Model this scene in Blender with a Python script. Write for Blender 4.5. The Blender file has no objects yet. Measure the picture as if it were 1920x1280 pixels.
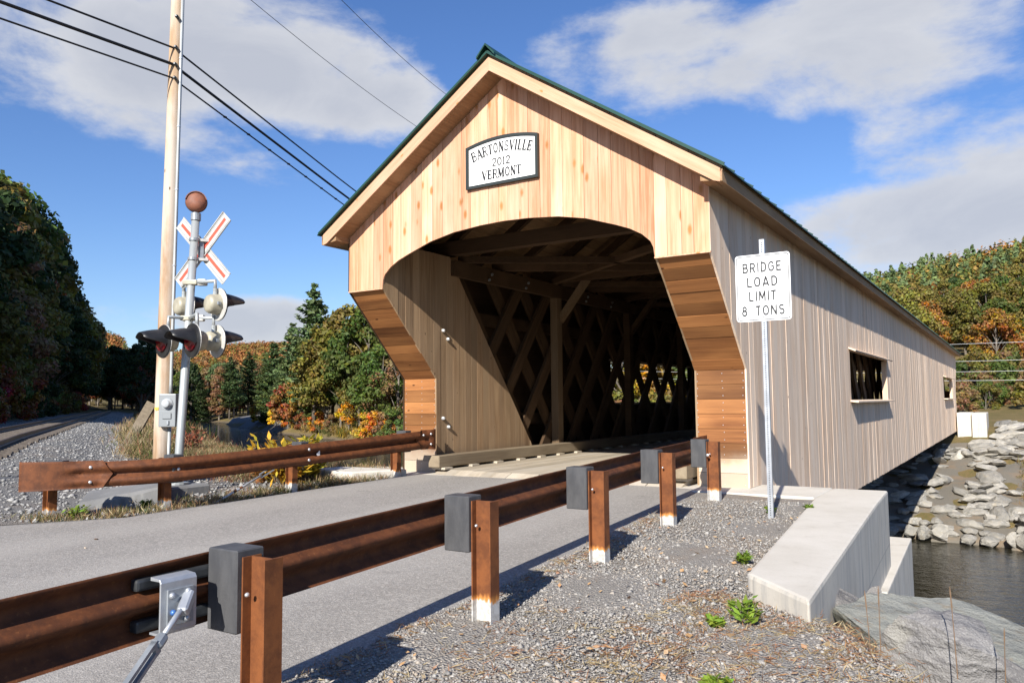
import bpy, bmesh, math, random
import numpy as np
from mathutils import Vector, Matrix

sc = bpy.context.scene
R = math.radians

# ------------------------------------------------------------------ camera
CAM = np.array([6.380, -11.224, 1.258])
yaw, pitch, roll = 0.56794, 0.07656, -0.00948
FW = np.array([-math.sin(yaw)*math.cos(pitch), math.cos(yaw)*math.cos(pitch), math.sin(pitch)])
_r = np.array([math.cos(yaw), math.sin(yaw), 0.0])
_u = np.cross(_r, FW)
RT = _r*math.cos(roll)+_u*math.sin(roll)
UP = -_r*math.sin(roll)+_u*math.cos(roll)
cd = bpy.data.cameras.new('camera')
cd.sensor_width = 36.0
cd.lens = 36.0*1471.7/1920.0
cd.clip_start = 0.05
cd.clip_end = 6000
cam = bpy.data.objects.new('camera', cd)
sc.collection.objects.link(cam)
M = Matrix(((RT[0], UP[0], -FW[0], CAM[0]), (RT[1], UP[1], -FW[1], CAM[1]), (RT[2], UP[2], -FW[2], CAM[2]), (0, 0, 0, 1)))
cam.matrix_world = M
sc.camera = cam

# ------------------------------------------------------------------ sun and sky
SUN = Vector((0.20, -1.0, 0.60)).normalized()          # direction towards the sun
sun_el = math.asin(SUN.z)
sd = bpy.data.lights.new('sun', 'SUN')
sd.energy = 5.0
sd.angle = R(0.53)
sd.color = (1.0, 0.95, 0.87)
so = bpy.data.objects.new('sun', sd)
sc.collection.objects.link(so)
so.rotation_euler = SUN.to_track_quat('Z', 'Y').to_euler()
so.location = (20, -60, 60)

w = bpy.data.worlds.new('World')
sc.world = w
w.use_nodes = True
wn, wl = w.node_tree.nodes, w.node_tree.links
wn.clear()
def WN(t, **k):
    n = wn.new(t)
    for a, b in k.items():
        setattr(n, a, b)
    return n
def wmath(op, a, b=None, c=None, clamp=False):
    n = WN('ShaderNodeMath', operation=op, use_clamp=clamp)
    for i, v in enumerate((a, b, c)):
        if v is None:
            continue
        if isinstance(v, (int, float)):
            n.inputs[i].default_value = v
        else:
            wl.new(v, n.inputs[i])
    return n.outputs[0]
sky = WN('ShaderNodeTexSky', sky_type='NISHITA', sun_disc=False)
sky.sun_elevation = sun_el
sky.sun_rotation = math.atan2(SUN.x, SUN.y)
sky.altitude = 300
sky.air_density = 1.15
sky.dust_density = 0.25
sky.ozone_density = 2.2
tc = WN('ShaderNodeTexCoord')
DIRV = tc.outputs['Generated']
# clouds: fractal noise over the direction, thickened where the cloud banks stand
def blob(px, py, hw, hh, amp):
    """a cloud bank: centre and half sizes as angles seen from the place (in 1/1471 rad)"""
    a, b = (px-960)/1471.7, (640-py)/1471.7
    d = Vector(FW+RT*a+UP*b).normalized()
    hx = Vector((d.y, -d.x, 0)).normalized()
    hz = hx.cross(d).normalized()
    if hz.z < 0:
        hz = -hz
    n = d.length*1471.7/math.hypot(1, a, b)
    out = None
    for ax, s in ((hx, hw/n*0.92), (hz, hh/n*0.92)):
        vm = WN('ShaderNodeVectorMath', operation='DOT_PRODUCT')
        wl.new(DIRV, vm.inputs[0])
        vm.inputs[1].default_value = ax/s
        sq = wmath('MULTIPLY', vm.outputs['Value'], vm.outputs['Value'])
        out = sq if out is None else wmath('ADD', out, sq)
    vm = WN('ShaderNodeVectorMath', operation='DOT_PRODUCT')
    wl.new(DIRV, vm.inputs[0])
    vm.inputs[1].default_value = d
    front = wmath('GREATER_THAN', vm.outputs['Value'], 0.0)
    f = wmath('SUBTRACT', 1.0, out, clamp=True)
    return wmath('MULTIPLY', wmath('MULTIPLY', f, front), amp*1.02)
BANKS = [(120, 90, 340, 150, .62), (470, 90, 330, 130, .60), (640, 170, 210, 120, .42), (760, 215, 150, 80, .30), (240, 200, 130, 70, .26), (610, 230, 90, 50, .22),
         (430, 310, 170, 60, .22), (1180, 110, 260, 130, .36), (1480, 90, 330, 150, .42), (1800, 50, 340, 150, .46), (1230, 40, 300, 60, .2),
         (1840, 370, 380, 150, .60), (1700, 430, 300, 80, .36), (1330, 290, 120, 45, .20),
         (480, 605, 150, 70, 1.0), (250, 590, 200, 40, .30), (620, 575, 130, 40, .24)]
tot = None
for b_ in BANKS:
    o_ = blob(*b_)
    tot = o_ if tot is None else wmath('ADD', tot, o_)
mp = WN('ShaderNodeMapping')
mp.inputs['Scale'].default_value = (1, 1, 2.1)
mp.inputs['Location'].default_value = (3.1, 1.7, 0.4)
wl.new(DIRV, mp.inputs['Vector'])
n1 = WN('ShaderNodeTexNoise')
n1.inputs['Scale'].default_value = 4.6
n1.inputs['Detail'].default_value = 9
n1.inputs['Roughness'].default_value = 0.62
n1.inputs['Distortion'].default_value = 0.35
wl.new(mp.outputs[0], n1.inputs['Vector'])
n2 = WN('ShaderNodeTexNoise')
n2.inputs['Scale'].default_value = 11.0
n2.inputs['Detail'].default_value = 7
n2.inputs['Roughness'].default_value = 0.6
wl.new(mp.outputs[0], n2.inputs['Vector'])
nz = wmath('ADD', wmath('MULTIPLY', n1.outputs['Fac'], 1.25), wmath('MULTIPLY', n2.outputs['Fac'], 0.75))
dens = wmath('ADD', wmath('SUBTRACT', nz, 1.25), tot)
mr = WN('ShaderNodeMapRange', interpolation_type='SMOOTHSTEP')
wl.new(dens, mr.inputs['Value'])
mr.inputs['From Min'].default_value = -0.02
mr.inputs['From Max'].default_value = 0.46
mr.inputs['To Max'].default_value = 0.93
# cloud tone: bright tops, greyer thick middles
cr = WN('ShaderNodeMapRange')
wl.new(wmath('ADD', dens, wmath('MULTIPLY', wmath('SUBTRACT', n2.outputs['Fac'], .5), -0.9)), cr.inputs['Value'])
cr.inputs['From Min'].default_value = 0.10
cr.inputs['From Max'].default_value = 0.72
cmix = WN('ShaderNodeMix', data_type='RGBA')
cmix.inputs['A'].default_value = (8.9, 9.0, 9.3, 1)
cmix.inputs['B'].default_value = (6.4, 6.7, 7.5, 1)
wl.new(cr.outputs[0], cmix.inputs['Factor'])
hs = WN('ShaderNodeHueSaturation')
hs.inputs['Saturation'].default_value = 1.12
hs.inputs['Value'].default_value = 1.52
wl.new(sky.outputs[0], hs.inputs['Color'])
smix = WN('ShaderNodeMix', data_type='RGBA')
wl.new(mr.outputs[0], smix.inputs['Factor'])
tint = WN('ShaderNodeMix', data_type='RGBA', blend_type='MULTIPLY')
tint.inputs['Factor'].default_value = 1.0
tint.inputs['B'].default_value = (.74, .84, 1.12, 1)
wl.new(hs.outputs[0], tint.inputs['A'])
wl.new(tint.outputs['Result'], smix.inputs['A'])
wl.new(cmix.outputs['Result'], smix.inputs['B'])
bg = WN('ShaderNodeBackground')
bg.inputs['Strength'].default_value = 0.05
wl.new(smix.outputs['Result'], bg.inputs['Color'])
wo = WN('ShaderNodeOutputWorld')
wl.new(bg.outputs[0], wo.inputs['Surface'])

vs = sc.view_settings
vs.view_transform = 'Standard'
vs.look = 'None'
vs.exposure = 0.80
vs.gamma = 1.0
vs.use_curve_mapping = False
sc.render.film_transparent = False
sc.cycles.max_bounces = 6
sc.cycles.transparent_max_bounces = 8
sc.cycles.use_denoising = True

# ------------------------------------------------------------------ materials
MATS = {}
def newmat(name):
    m = bpy.data.materials.new(name)
    m.use_nodes = True
    nt = m.node_tree
    for n in list(nt.nodes):
        nt.nodes.remove(n)
    out = nt.nodes.new('ShaderNodeOutputMaterial')
    b = nt.nodes.new('ShaderNodeBsdfPrincipled')
    nt.links.new(b.outputs[0], out.inputs['Surface'])
    MATS[name] = m
    return m, nt, b, out
class G:
    """small helper around a node tree"""
    def __init__(s, nt):
        s.nt = nt
    def n(s, t, ins=None, **k):
        q = s.nt.nodes.new(t)
        for a, v in k.items():
            setattr(q, a, v)
        for a, v in (ins or {}).items():
            s.put(q.inputs[a], v)
        return q
    def put(s, sock, v):
        if isinstance(v, bpy.types.NodeSocket):
            s.nt.links.new(v, sock)
        else:
            sock.default_value = v
    def m(s, op, a, b=None, c=None, clamp=False):
        q = s.nt.nodes.new('ShaderNodeMath')
        q.operation = op
        q.use_clamp = clamp
        for i, v in enumerate((a, b, c)):
            if v is not None:
                s.put(q.inputs[i], v)
        return q.outputs[0]
    def mix(s, f, a, b, blend='MIX'):
        q = s.nt.nodes.new('ShaderNodeMix')
        q.data_type = 'RGBA'
        q.blend_type = blend
        s.put(q.inputs['Factor'], f)
        for k, v in (('A', a), ('B', b)):
            s.put(q.inputs[k], v if isinstance(v, bpy.types.NodeSocket) else (*v, 1) if len(v) == 3 else v)
        return q.outputs['Result']
    def rng(s, v, a, b, c=0., d=1., smooth=True):
        q = s.nt.nodes.new('ShaderNodeMapRange')
        if smooth:
            q.interpolation_type = 'SMOOTHSTEP'
        s.put(q.inputs['Value'], v)
        q.inputs['From Min'].default_value = a
        q.inputs['From Max'].default_value = b
        q.inputs['To Min'].default_value = c
        q.inputs['To Max'].default_value = d
        return q.outputs[0]
    def noise(s, vec, scale, detail=4, rough=.55, dist=0.):
        q = s.nt.nodes.new('ShaderNodeTexNoise')
        s.put(q.inputs['Vector'], vec)
        q.inputs['Scale'].default_value = scale
        q.inputs['Detail'].default_value = detail
        q.inputs['Roughness'].default_value = rough
        q.inputs['Distortion'].default_value = dist
        return q.outputs['Fac']
    def vor(s, vec, scale, out='Distance', feature='F1', rand=1.):
        q = s.nt.nodes.new('ShaderNodeTexVoronoi')
        q.feature = feature
        s.put(q.inputs['Vector'], vec)
        q.inputs['Scale'].default_value = scale
        q.inputs['Randomness'].default_value = rand
        return q.outputs[out]
    def scale(s, vec, v, off=None):
        q = s.nt.nodes.new('ShaderNodeMapping')
        s.put(q.inputs['Vector'], vec)
        q.inputs['Scale'].default_value = v
        if off is not None:
            q.inputs['Location'].default_value = off
        return q.outputs[0]
    def objvec(s):
        """object coordinates shifted by a random amount for every object"""
        t = s.nt.nodes.new('ShaderNodeTexCoord')
        oi = s.nt.nodes.new('ShaderNodeObjectInfo')
        q = s.nt.nodes.new('ShaderNodeVectorMath')
        q.operation = 'ADD'
        s.nt.links.new(t.outputs['Object'], q.inputs[0])
        k = s.nt.nodes.new('ShaderNodeCombineXYZ')
        for i, f in enumerate((37., 91., 53.)):
            s.put(k.inputs[i], s.m('MULTIPLY', oi.outputs['Random'], f))
        s.nt.links.new(k.outputs[0], q.inputs[1])
        return q.outputs[0], oi.outputs['Random'], oi.outputs['Color']
    def pos(s):
        return s.nt.nodes.new('ShaderNodeNewGeometry').outputs['Position']
    def bump(s, h, strength, dist, bsdf):
        q = s.nt.nodes.new('ShaderNodeBump')
        q.inputs['Strength'].default_value = strength
        q.inputs['Distance'].default_value = dist
        s.put(q.inputs['Height'], h)
        s.nt.links.new(q.outputs[0], bsdf.inputs['Normal'])

def wood(name, c1, c2, c3, axis, knots=.0, vary=.35, streak=26., rough=.75, grey=None, bump=.35, knotc=None, foot=None, world=False):
    """board material: grain runs along `axis`, every board has its own tone"""
    m, nt, b, out = newmat(name)
    g = G(nt)
    v, rnd, col = g.objvec()
    if world:
        v = g.pos()
    sc_ = {'X': (.035, 1, 1), 'Y': (1, .035, 1), 'Z': (1, 1, .035)}[axis]
    gv = g.scale(v, sc_)
    n_a = g.noise(gv, streak, 5, .6, .4)
    n_b = g.noise(gv, streak*3.3, 3, .6)
    n_c = g.noise(g.scale(v, tuple(x if x == 1 else .25 for x in sc_)), 2.2, 3)
    f = g.rng(n_a, .28, .72)
    base = g.mix(f, c1, c2)
    base = g.mix(g.m('MULTIPLY', g.rng(n_c, .42, .72), .75), base, c3)
    base = g.mix(g.m('MULTIPLY', g.rng(n_b, .52, .75), .35), base, tuple(x*.55 for x in c2))
    rv = g.m('MULTIPLY_ADD', g.m('FRACT', g.m('MULTIPLY', rnd, 17.31)), vary, 1-vary/2)
    hue = g.m('FRACT', g.m('MULTIPLY', rnd, 41.7))
    base = g.mix(g.m('MULTIPLY', hue, .4), base, c3)
    if grey:
        gf = g.rng(g.noise(g.scale(v, tuple(x if x == 1 else .3 for x in sc_)), 1.7, 5, .6), .40, .66)
        base = g.mix(g.m('MULTIPLY', gf, grey[3]), base, grey[:3])
    if foot:        # grey, rain-washed foot of the boards
        pz = g.n('ShaderNodeSeparateXYZ', {0: g.pos()}).outputs[2]
        ff = g.rng(g.m('ADD', pz, g.m('MULTIPLY', g.noise(g.pos(), 3.0, 4), .35)), foot[0], foot[1], 1., 0.)
        base = g.mix(g.m('MULTIPLY', ff, .85), base, foot[2])
    if knots:
        ks = {'X': (.42, 1, 1), 'Y': (1, .42, 1), 'Z': (1, 1, .42)}[axis]
        kv = g.scale(v, ks)
        kd = g.vor(kv, 5.2)
        kf = g.rng(g.m('ADD', kd, g.m('MULTIPLY', g.noise(v, 30, 2), .05)), .05+knots*.3, .05+knots*1.2, 1., 0.)
        base = g.mix(kf, base, knotc or tuple(x*.42 for x in c2))
    mul = g.n('ShaderNodeVectorMath', {0: base}, operation='SCALE')
    g.put(mul.inputs['Scale'], rv)
    g.put(b.inputs['Base Color'], mul.outputs[0])
    b.inputs['Roughness'].default_value = rough
    b.inputs['Specular IOR Level'].default_value = .25
    g.bump(g.m('ADD', n_a, g.m('MULTIPLY', n_b, .6)), bump, .004, b)
    return m
W_GABLE = wood('fresh_pine', (.62, .352, .215), (.43, .185, .088), (.72, .455, .32), 'Z', knots=.17, vary=.30, knotc=(.36, .155, .05), rough=.7)
W_RAKE = wood('fresh_pine_lengthwise', (.53, .315, .195), (.40, .205, .11), (.60, .40, .28), 'X', knots=.07, vary=.1, knotc=(.36, .18, .06), rough=.7)
W_PLANK = wood('stained_plank', (.22, .088, .029), (.105, .037, .013), (.36, .16, .055), 'X', knots=.06, vary=.85, streak=20., rough=.6, foot=(.42, .80, (.42, .35, .27)), bump=.5)
W_SIDE = wood('weathered_board', (.77, .57, .41), (.56, .385, .255), (.82, .66, .51), 'Z', knots=.03, vary=.22, streak=40., rough=.85, grey=(.76, .64, .52, .5), bump=.45)
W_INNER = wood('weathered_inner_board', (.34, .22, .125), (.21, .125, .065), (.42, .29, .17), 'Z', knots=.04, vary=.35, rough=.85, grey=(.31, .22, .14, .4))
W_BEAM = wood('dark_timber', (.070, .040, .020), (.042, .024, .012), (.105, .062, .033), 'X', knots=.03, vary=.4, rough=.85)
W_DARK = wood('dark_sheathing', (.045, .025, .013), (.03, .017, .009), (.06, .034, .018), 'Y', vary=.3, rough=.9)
W_SOFFIT = wood('soffit_board', (.33, .20, .105), (.22, .125, .062), (.42, .28, .16), 'Y', knots=.04, vary=.3, rough=.8)
W_DECK = wood('worn_deck_plank', (.42, .36, .275), (.30, .245, .175), (.48, .42, .335), 'Y', vary=.25, rough=.85, grey=(.44, .40, .34, .6))
W_CURB = wood('curb_timber', (.22, .17, .11), (.14, .10, .065), (.32, .26, .18), 'Y', vary=.2, rough=.85)
W_POLE = wood('pole_wood', (.44, .28, .155), (.22, .11, .045), (.50, .38, .26), 'Z', knots=.06, vary=.05, streak=16., rough=.85, grey=(.54, .48, .41, .8))
W_OLD = wood('old_grey_wood', (.20, .16, .11), (.12, .095, .065), (.26, .22, .17), 'X', vary=.2, rough=.9)

def rust(name, galv=False):
    m, nt, b, out = newmat(name)
    g = G(nt)
    v, rnd, col = g.objvec()
    a = g.noise(g.pos(), 9, 6, .65)
    c = g.noise(g.scale(g.pos(), (1, 1, .15)), 22, 4, .6)
    base = g.mix(g.rng(a, .32, .68), (.072, .023, .008), (.140, .045, .014))
    base = g.mix(g.m('MULTIPLY', g.rng(c, .50, .72), .5), base, (.06, .022, .010))
    base = g.mix(g.m('MULTIPLY', g.rng(g.noise(g.pos(), 46, 3), .60, .75), .4), base, (.27, .105, .035))
    rough = .72
    if galv:            # zinc foot of the post, bared above the gravel (object origin sits on the gravel)
        oz = g.n('ShaderNodeSeparateXYZ', {0: g.n('ShaderNodeTexCoord').outputs['Object']}).outputs[2]
        e = g.m('ADD', oz, g.m('MULTIPLY_ADD', g.noise(g.scale(g.pos(), (1, 1, .3)), 30, 4), .10, -.05))
        e = g.m('ADD', e, g.m('MULTIPLY_ADD', g.m('FRACT', g.m('MULTIPLY', rnd, 7.7)), -.06, .03))
        base = g.mix(.75, base, g.mix(g.rng(a, .35, .65), (.125, .040, .012), (.21, .070, .019)))
        base = g.mix(g.rng(e, .125, .165, 1, 0), base, (.50, .21, .05))
        base = g.mix(g.rng(e, .115, .132, 1, 0), base, g.mix(g.rng(g.noise(g.pos(), 35, 4), .35, .7), (.50, .49, .47), (.36, .34, .31)))
    g.put(b.inputs['Base Color'], base)
    b.inputs['Roughness'].default_value = rough
    b.inputs['Metallic'].default_value = .0
    b.inputs['Specular IOR Level'].default_value = .35
    g.bump(g.noise(g.pos(), 120, 3), .25, .002, b)
    return m
M_RUST = rust('weathering_steel')
M_POST = rust('weathering_steel_post', True)

def plain(name, c, rough=.5, metal=0., spec=.5, nscale=0, c2=None, bump=0, bscale=80, streak=None, emit=None):
    m, nt, b, out = newmat(name)
    g = G(nt)
    base = (*c, 1)
    if nscale:
        vec = g.pos()
        if streak:
            vec = g.scale(vec, streak)
        base = g.mix(g.rng(g.noise(vec, nscale, 5, .6), .32, .68), c, c2)
    g.put(b.inputs['Base Color'], base)
    b.inputs['Roughness'].default_value = rough
    b.inputs['Metallic'].default_value = metal
    b.inputs['Specular IOR Level'].default_value = spec
    if bump:
        g.bump(g.noise(g.pos(), bscale, 4), bump, .003, b)
    return m
M_BLOCK = plain('black_plastic_block', (.045, .046, .05), .65, nscale=14, c2=(.07, .07, .073), bump=.3, bscale=60, streak=(1, 1, .3))
M_GALV = plain('galvanised_steel', (.52, .54, .56), .42, .55, nscale=9, c2=(.40, .42, .45))
M_GALVD = plain('dull_galvanised_steel', (.30, .32, .34), .5, .4, nscale=12, c2=(.22, .24, .26))
M_DKSTEEL = plain('dark_steel', (.045, .05, .055), .45, .5, nscale=12, c2=(.075, .08, .085))
M_BOLT = plain('bolt_head', (.66, .67, .68), .35, .6)
M_BLUE = plain('blue_nut', (.06, .16, .42), .4, .3)
M_ROOF = plain('green_metal_roof', (.008, .042, .03), .45, .1, nscale=3, c2=(.012, .058, .042))
M_WHITE = plain('white_paint', (.84, .84, .82), .5, nscale=3, c2=(.80, .80, .78))
M_SHEET = plain('white_sign_sheet', (.83, .84, .84), .35)
M_BLACK = plain('black_paint', (.012, .012, .013), .5)
M_FRAME = plain('black_frame_paint', (.02, .026, .024), .45)
M_ALU = plain('mast_aluminium', (.42, .44, .44), .45, .35, nscale=5, c2=(.34, .36, .36), streak=(1, 1, .2))
M_SHEETMETAL = plain('crossbuck_metal', (.52, .51, .48), .45, .1, nscale=8, c2=(.42, .41, .38))
M_RED = plain('red_stripe', (.72, .085, .05), .45)
M_BELL = plain('rusty_bell', (.23, .085, .045), .65, nscale=8, c2=(.15, .06, .038))
M_HEADB = plain('lamp_housing', (.40, .37, .28), .5, .1, nscale=6, c2=(.29, .265, .20))
M_HEADD = plain('black_lamp_shade', (.012, .012, .013), .42, nscale=6, c2=(.022, .022, .023))
M_LENS = plain('red_lens', (.16, .006, .01), .12)
M_METER = plain('meter_grey', (.22, .235, .245), .45, .2)
M_GLASS = plain('meter_glass', (.40, .42, .43), .08)
M_CABLE = plain('black_cable', (.012, .012, .014), .6)
M_WIRE = plain('thin_wire', (.08, .085, .09), .5)
M_WIREL = plain('pale_wire', (.62, .62, .60), .4, .3)
M_YEL = plain('yellow_tag', (.75, .52, .05), .5)
M_RAILST = plain('track_rail_steel', (.075, .055, .045), .5, .3, nscale=6, c2=(.11, .07, .05))
M_TIE = plain('creosote_tie', (.07, .055, .043), .9, nscale=14, c2=(.14, .115, .09), streak=(1, 1, 1), bump=.4)

def concrete(name, c1, c2, stain=.3):
    m, nt, b, out = newmat(name)
    g = G(nt)
    p = g.pos()
    base = g.mix(g.rng(g.noise(p, 1.6, 6, .62), .3, .7), c1, c2)
    base = g.mix(g.m('MULTIPLY', g.rng(g.noise(p, 38, 4, .6), .52, .75), .30), base, tuple(x*.75 for x in c2))
    nrm = g.n('ShaderNodeSeparateXYZ', {0: g.nt.nodes.new('ShaderNodeNewGeometry').outputs['Normal']}).outputs[2]
    vert = g.rng(g.m('ABSOLUTE', nrm), .3, .6, 1, 0)
    st = g.noise(g.scale(p, (1, 1, .10)), 6.5, 5, .62)
    base = g.mix(g.m('MULTIPLY', g.m('MULTIPLY', g.rng(st, .46, .68), vert), stain), base, (.34, .335, .32))
    base = g.mix(g.m('MULTIPLY', g.rng(g.vor(p, 55), .05, .09, 1, 0), .5), base, (.16, .155, .145))
    sp = g.n('ShaderNodeSeparateXYZ', {0: p})
    fy = g.m('ABSOLUTE', g.m('SUBTRACT', g.m('FRACT', g.m('MULTIPLY', sp.outputs[1], .82)), .5))
    fz = g.m('ABSOLUTE', g.m('SUBTRACT', g.m('FRACT', g.m('MULTIPLY_ADD', sp.outputs[2], .82, .07)), .5))
    fl = g.m('MAXIMUM', g.rng(fy, .006, .010, 1, 0), g.rng(fz, .006, .010, 1, 0))
    base = g.mix(g.m('MULTIPLY', g.m('MULTIPLY', fl, vert), .45), base, (.24, .235, .225))
    base = g.mix(g.m('MULTIPLY', g.rng(g.noise(p, 3.2, 6, .7), .56, .72), .30), base, (.36, .32, .26))
    g.put(b.inputs['Base Color'], base)
    b.inputs['Roughness'].default_value = .85
    b.inputs['Specular IOR Level'].default_value = .2
    g.bump(g.m('ADD', g.noise(p, 60, 4), g.m('MULTIPLY', g.noise(p, 6, 4), 2.)), .25, .004, b)
    return m
M_CONC = concrete('pale_concrete', (.60, .56, .49), (.53, .49, .42), .7)
M_CONCD = concrete('dark_concrete', (.20, .20, .20), (.14, .14, .14), .5)

def asphalt():
    m, nt, b, out = newmat('grey_asphalt')
    g = G(nt)
    p = g.pos()
    base = g.mix(g.rng(g.noise(p, .9, 5, .6), .3, .7), (.25, .228, .20), (.31, .286, .255))
    base = g.mix(g.rng(g.noise(p, 150, 3, .7), .35, .68), g.mix(.5, base, (.16, .15, .14)), g.mix(.35, base, (.52, .50, .47)))
    base = g.mix(g.m('MULTIPLY', g.rng(g.vor(p, 70), .0, .22, 1, 0), .30), base, (.60, .57, .53))
    base = g.mix(g.m('MULTIPLY', g.rng(g.noise(g.scale(p, (1.6, .22, 1)), 1.1, 5, .6), .5, .72), .35), base, (.22, .21, .20))
    base = g.mix(g.m('MULTIPLY', g.rng(g.noise(p, 34, 4, .75), .42, .66), .45), base, (.20, .187, .17))
    ed = g.noise(g.scale(p, (1, .5, 1)), .55, 6, .7)
    base = g.mix(g.m('MULTIPLY', g.rng(ed, .58, .70), .3), base, (.43, .41, .375))
    vc = g.nt.nodes.new('ShaderNodeTexVoronoi')
    g.put(vc.inputs['Vector'], p)
    vc.inputs['Scale'].default_value = 62
    cell = g.n('ShaderNodeSeparateXYZ', {0: vc.outputs['Color']}).outputs[0]
    base = g.mix(g.m('MULTIPLY', g.rng(cell, .62, 1.0), .5), base, (.44, .41, .37))
    base = g.mix(g.m('MULTIPLY', g.rng(cell, .0, .25, 1, 0), .35), base, (.14, .13, .12))
    px_ = g.n('ShaderNodeSeparateXYZ', {0: p}).outputs[0]
    wp = g.m('SINE', g.m('MULTIPLY_ADD', g.m('ADD', px_, g.m('MULTIPLY', g.noise(g.scale(p, (.3, .3, 1)), 1., 2), .8)), 3.3, .6))
    base = g.mix(g.m('MULTIPLY', g.rng(wp, -.2, .9), .28), base, (.40, .375, .34))
    base = g.mix(g.m('MULTIPLY', g.rng(g.noise(p, 2.6, 6, .72), .60, .72), .4), base, (.13, .122, .115))
    g.put(b.inputs['Base Color'], base)
    b.inputs['Roughness'].default_value = .88
    b.inputs['Specular IOR Level'].default_value = .25
    g.bump(g.m('ADD', g.noise(p, 130, 3, .7), g.vor(p, 90)), .5, .006, b)
    return m
M_ASPH = asphalt()

def gravelbed(name, a, b_, c, litter):
    m, nt, b, out = newmat(name)
    g = G(nt)
    p = g.pos()
    base = g.mix(g.rng(g.noise(p, 55, 4, .7), .32, .68), a, b_)
    base = g.mix(g.rng(g.vor(p, 75, 'Color'), .3, .9), base, c)
    base = g.mix(g.m('MULTIPLY', g.rng(g.noise(p, .8, 6, .65), .45, .7), litter), base, (.30, .20, .115))
    g.put(b.inputs['Base Color'], base)
    b.inputs['Roughness'].default_value = .9
    b.inputs['Specular IOR Level'].default_value = .2
    g.bump(g.vor(p, 60), .9, .02, b)
    return m
M_GRAV = gravelbed('gravel_bed', (.20, .183, .16), (.33, .307, .272), (.27, .25, .225), .4)
M_SOIL = gravelbed('bank_soil', (.14, .125, .10), (.24, .215, .175), (.19, .175, .145), .6)
M_BALL = gravelbed('ballast_bed', (.13, .125, .115), (.24, .232, .222), (.19, .185, .178), .25)

def stonemat(name, cols, rough=.85, vein=0., attr='shade', lichen=None):
    """stones whose own colour comes from a per-stone value stored on the mesh"""
    m, nt, b, out = newmat(name)
    g = G(nt)
    at = g.n('ShaderNodeAttribute', attribute_name=attr, attribute_type='GEOMETRY')
    ra = g.n('ShaderNodeValToRGB', {0: at.outputs['Fac']})
    el = ra.color_ramp.elements
    el[0].color = (*cols[0], 1)
    el[1].color = (*cols[-1], 1)
    for i in range(1, len(cols)-1):
        e = el.new(i/(len(cols)-1))
        e.color = (*cols[i], 1)
    base = g.mix(.25, ra.outputs[0], g.mix(g.rng(g.noise(g.pos(), 90, 3), .3, .7), (.1, .1, .1), (.5, .49, .47)))
    g.put(b.inputs['Base Color'], base)
    b.inputs['Roughness'].default_value = rough
    b.inputs['Specular IOR Level'].default_value = .25
    return m
M_PEB = stonemat('pebble', [(.13, .125, .12), (.23, .215, .195), (.31, .285, .255), (.19, .18, .172), (.37, .30, .225), (.27, .26, .242), (.46, .43, .385)])
M_BST = stonemat('ballast_stone', [(.10, .10, .10), (.19, .185, .18), (.28, .275, .265), (.15, .15, .15), (.38, .37, .35), (.23, .225, .215), (.46, .45, .43)])
M_LEAFL = stonemat('fallen_leaf', [(.40, .18, .05), (.50, .28, .08), (.30, .12, .05), (.46, .33, .16), (.38, .22, .10)])

def rockmat(name, a, b_, c, lich=(.42, .44, .36), lf=.5, scale=2., veins=.4):
    m, nt, b, out = newmat(name)
    g = G(nt)
    v, rnd, col = g.objvec()
    base = g.mix(g.rng(g.noise(v, scale, 6, .62, .5), .32, .68), a, b_)
    base = g.mix(g.rng(g.noise(g.scale(v, (1, 2.2, 5)), scale*2.2, 5, .6, .8), .52, .72), base, c)
    base = g.mix(g.m('MULTIPLY', g.rng(g.noise(v, 70, 3, .7), .50, .72), .25), base, (.50, .49, .46))
    base = g.mix(g.m('MULTIPLY', g.rng(g.noise(v, scale*1.2, 5, .65), .56, .70), lf), base, lich)
    vein = g.m('ABSOLUTE', g.m('SUBTRACT', g.noise(v, scale*.9, 3, .5, .6), .5))
    base = g.mix(g.m('MULTIPLY', g.rng(vein, .002, .007, 1, 0), veins), base, (.62, .60, .55))
    mul = g.n('ShaderNodeVectorMath', {0: base}, operation='SCALE')
    g.put(mul.inputs['Scale'], g.m('MULTIPLY_ADD', rnd, .6, .7))
    g.put(b.inputs['Base Color'], mul.outputs[0])
    b.inputs['Roughness'].default_value = .85
    b.inputs['Specular IOR Level'].default_value = .25
    g.bump(g.m('ADD', g.m('ADD', g.noise(v, 14, 6, .7), g.m('MULTIPLY', g.noise(v, 80, 3), .4)), g.m('MULTIPLY', g.vor(g.scale(v, (1, 1.6, 2.6)), 4.5, 'Distance', 'F1'), .9)), .9, .03, b)
    return m
M_ROCK = rockmat('riprap_stone', (.24, .23, .205), (.38, .355, .31), (.34, .295, .22), (.42, .35, .24), .5)
M_BOULD = rockmat('boulder_stone', (.135, .128, .125), (.20, .192, .185), (.11, .105, .105), (.28, .265, .215), .35, 2.2, .0)
M_BOULG = rockmat('boulder_stone_lichen', (.22, .225, .205), (.31, .315, .285), (.27, .235, .18), (.36, .38, .325), .6, 3.4, .0)

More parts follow.
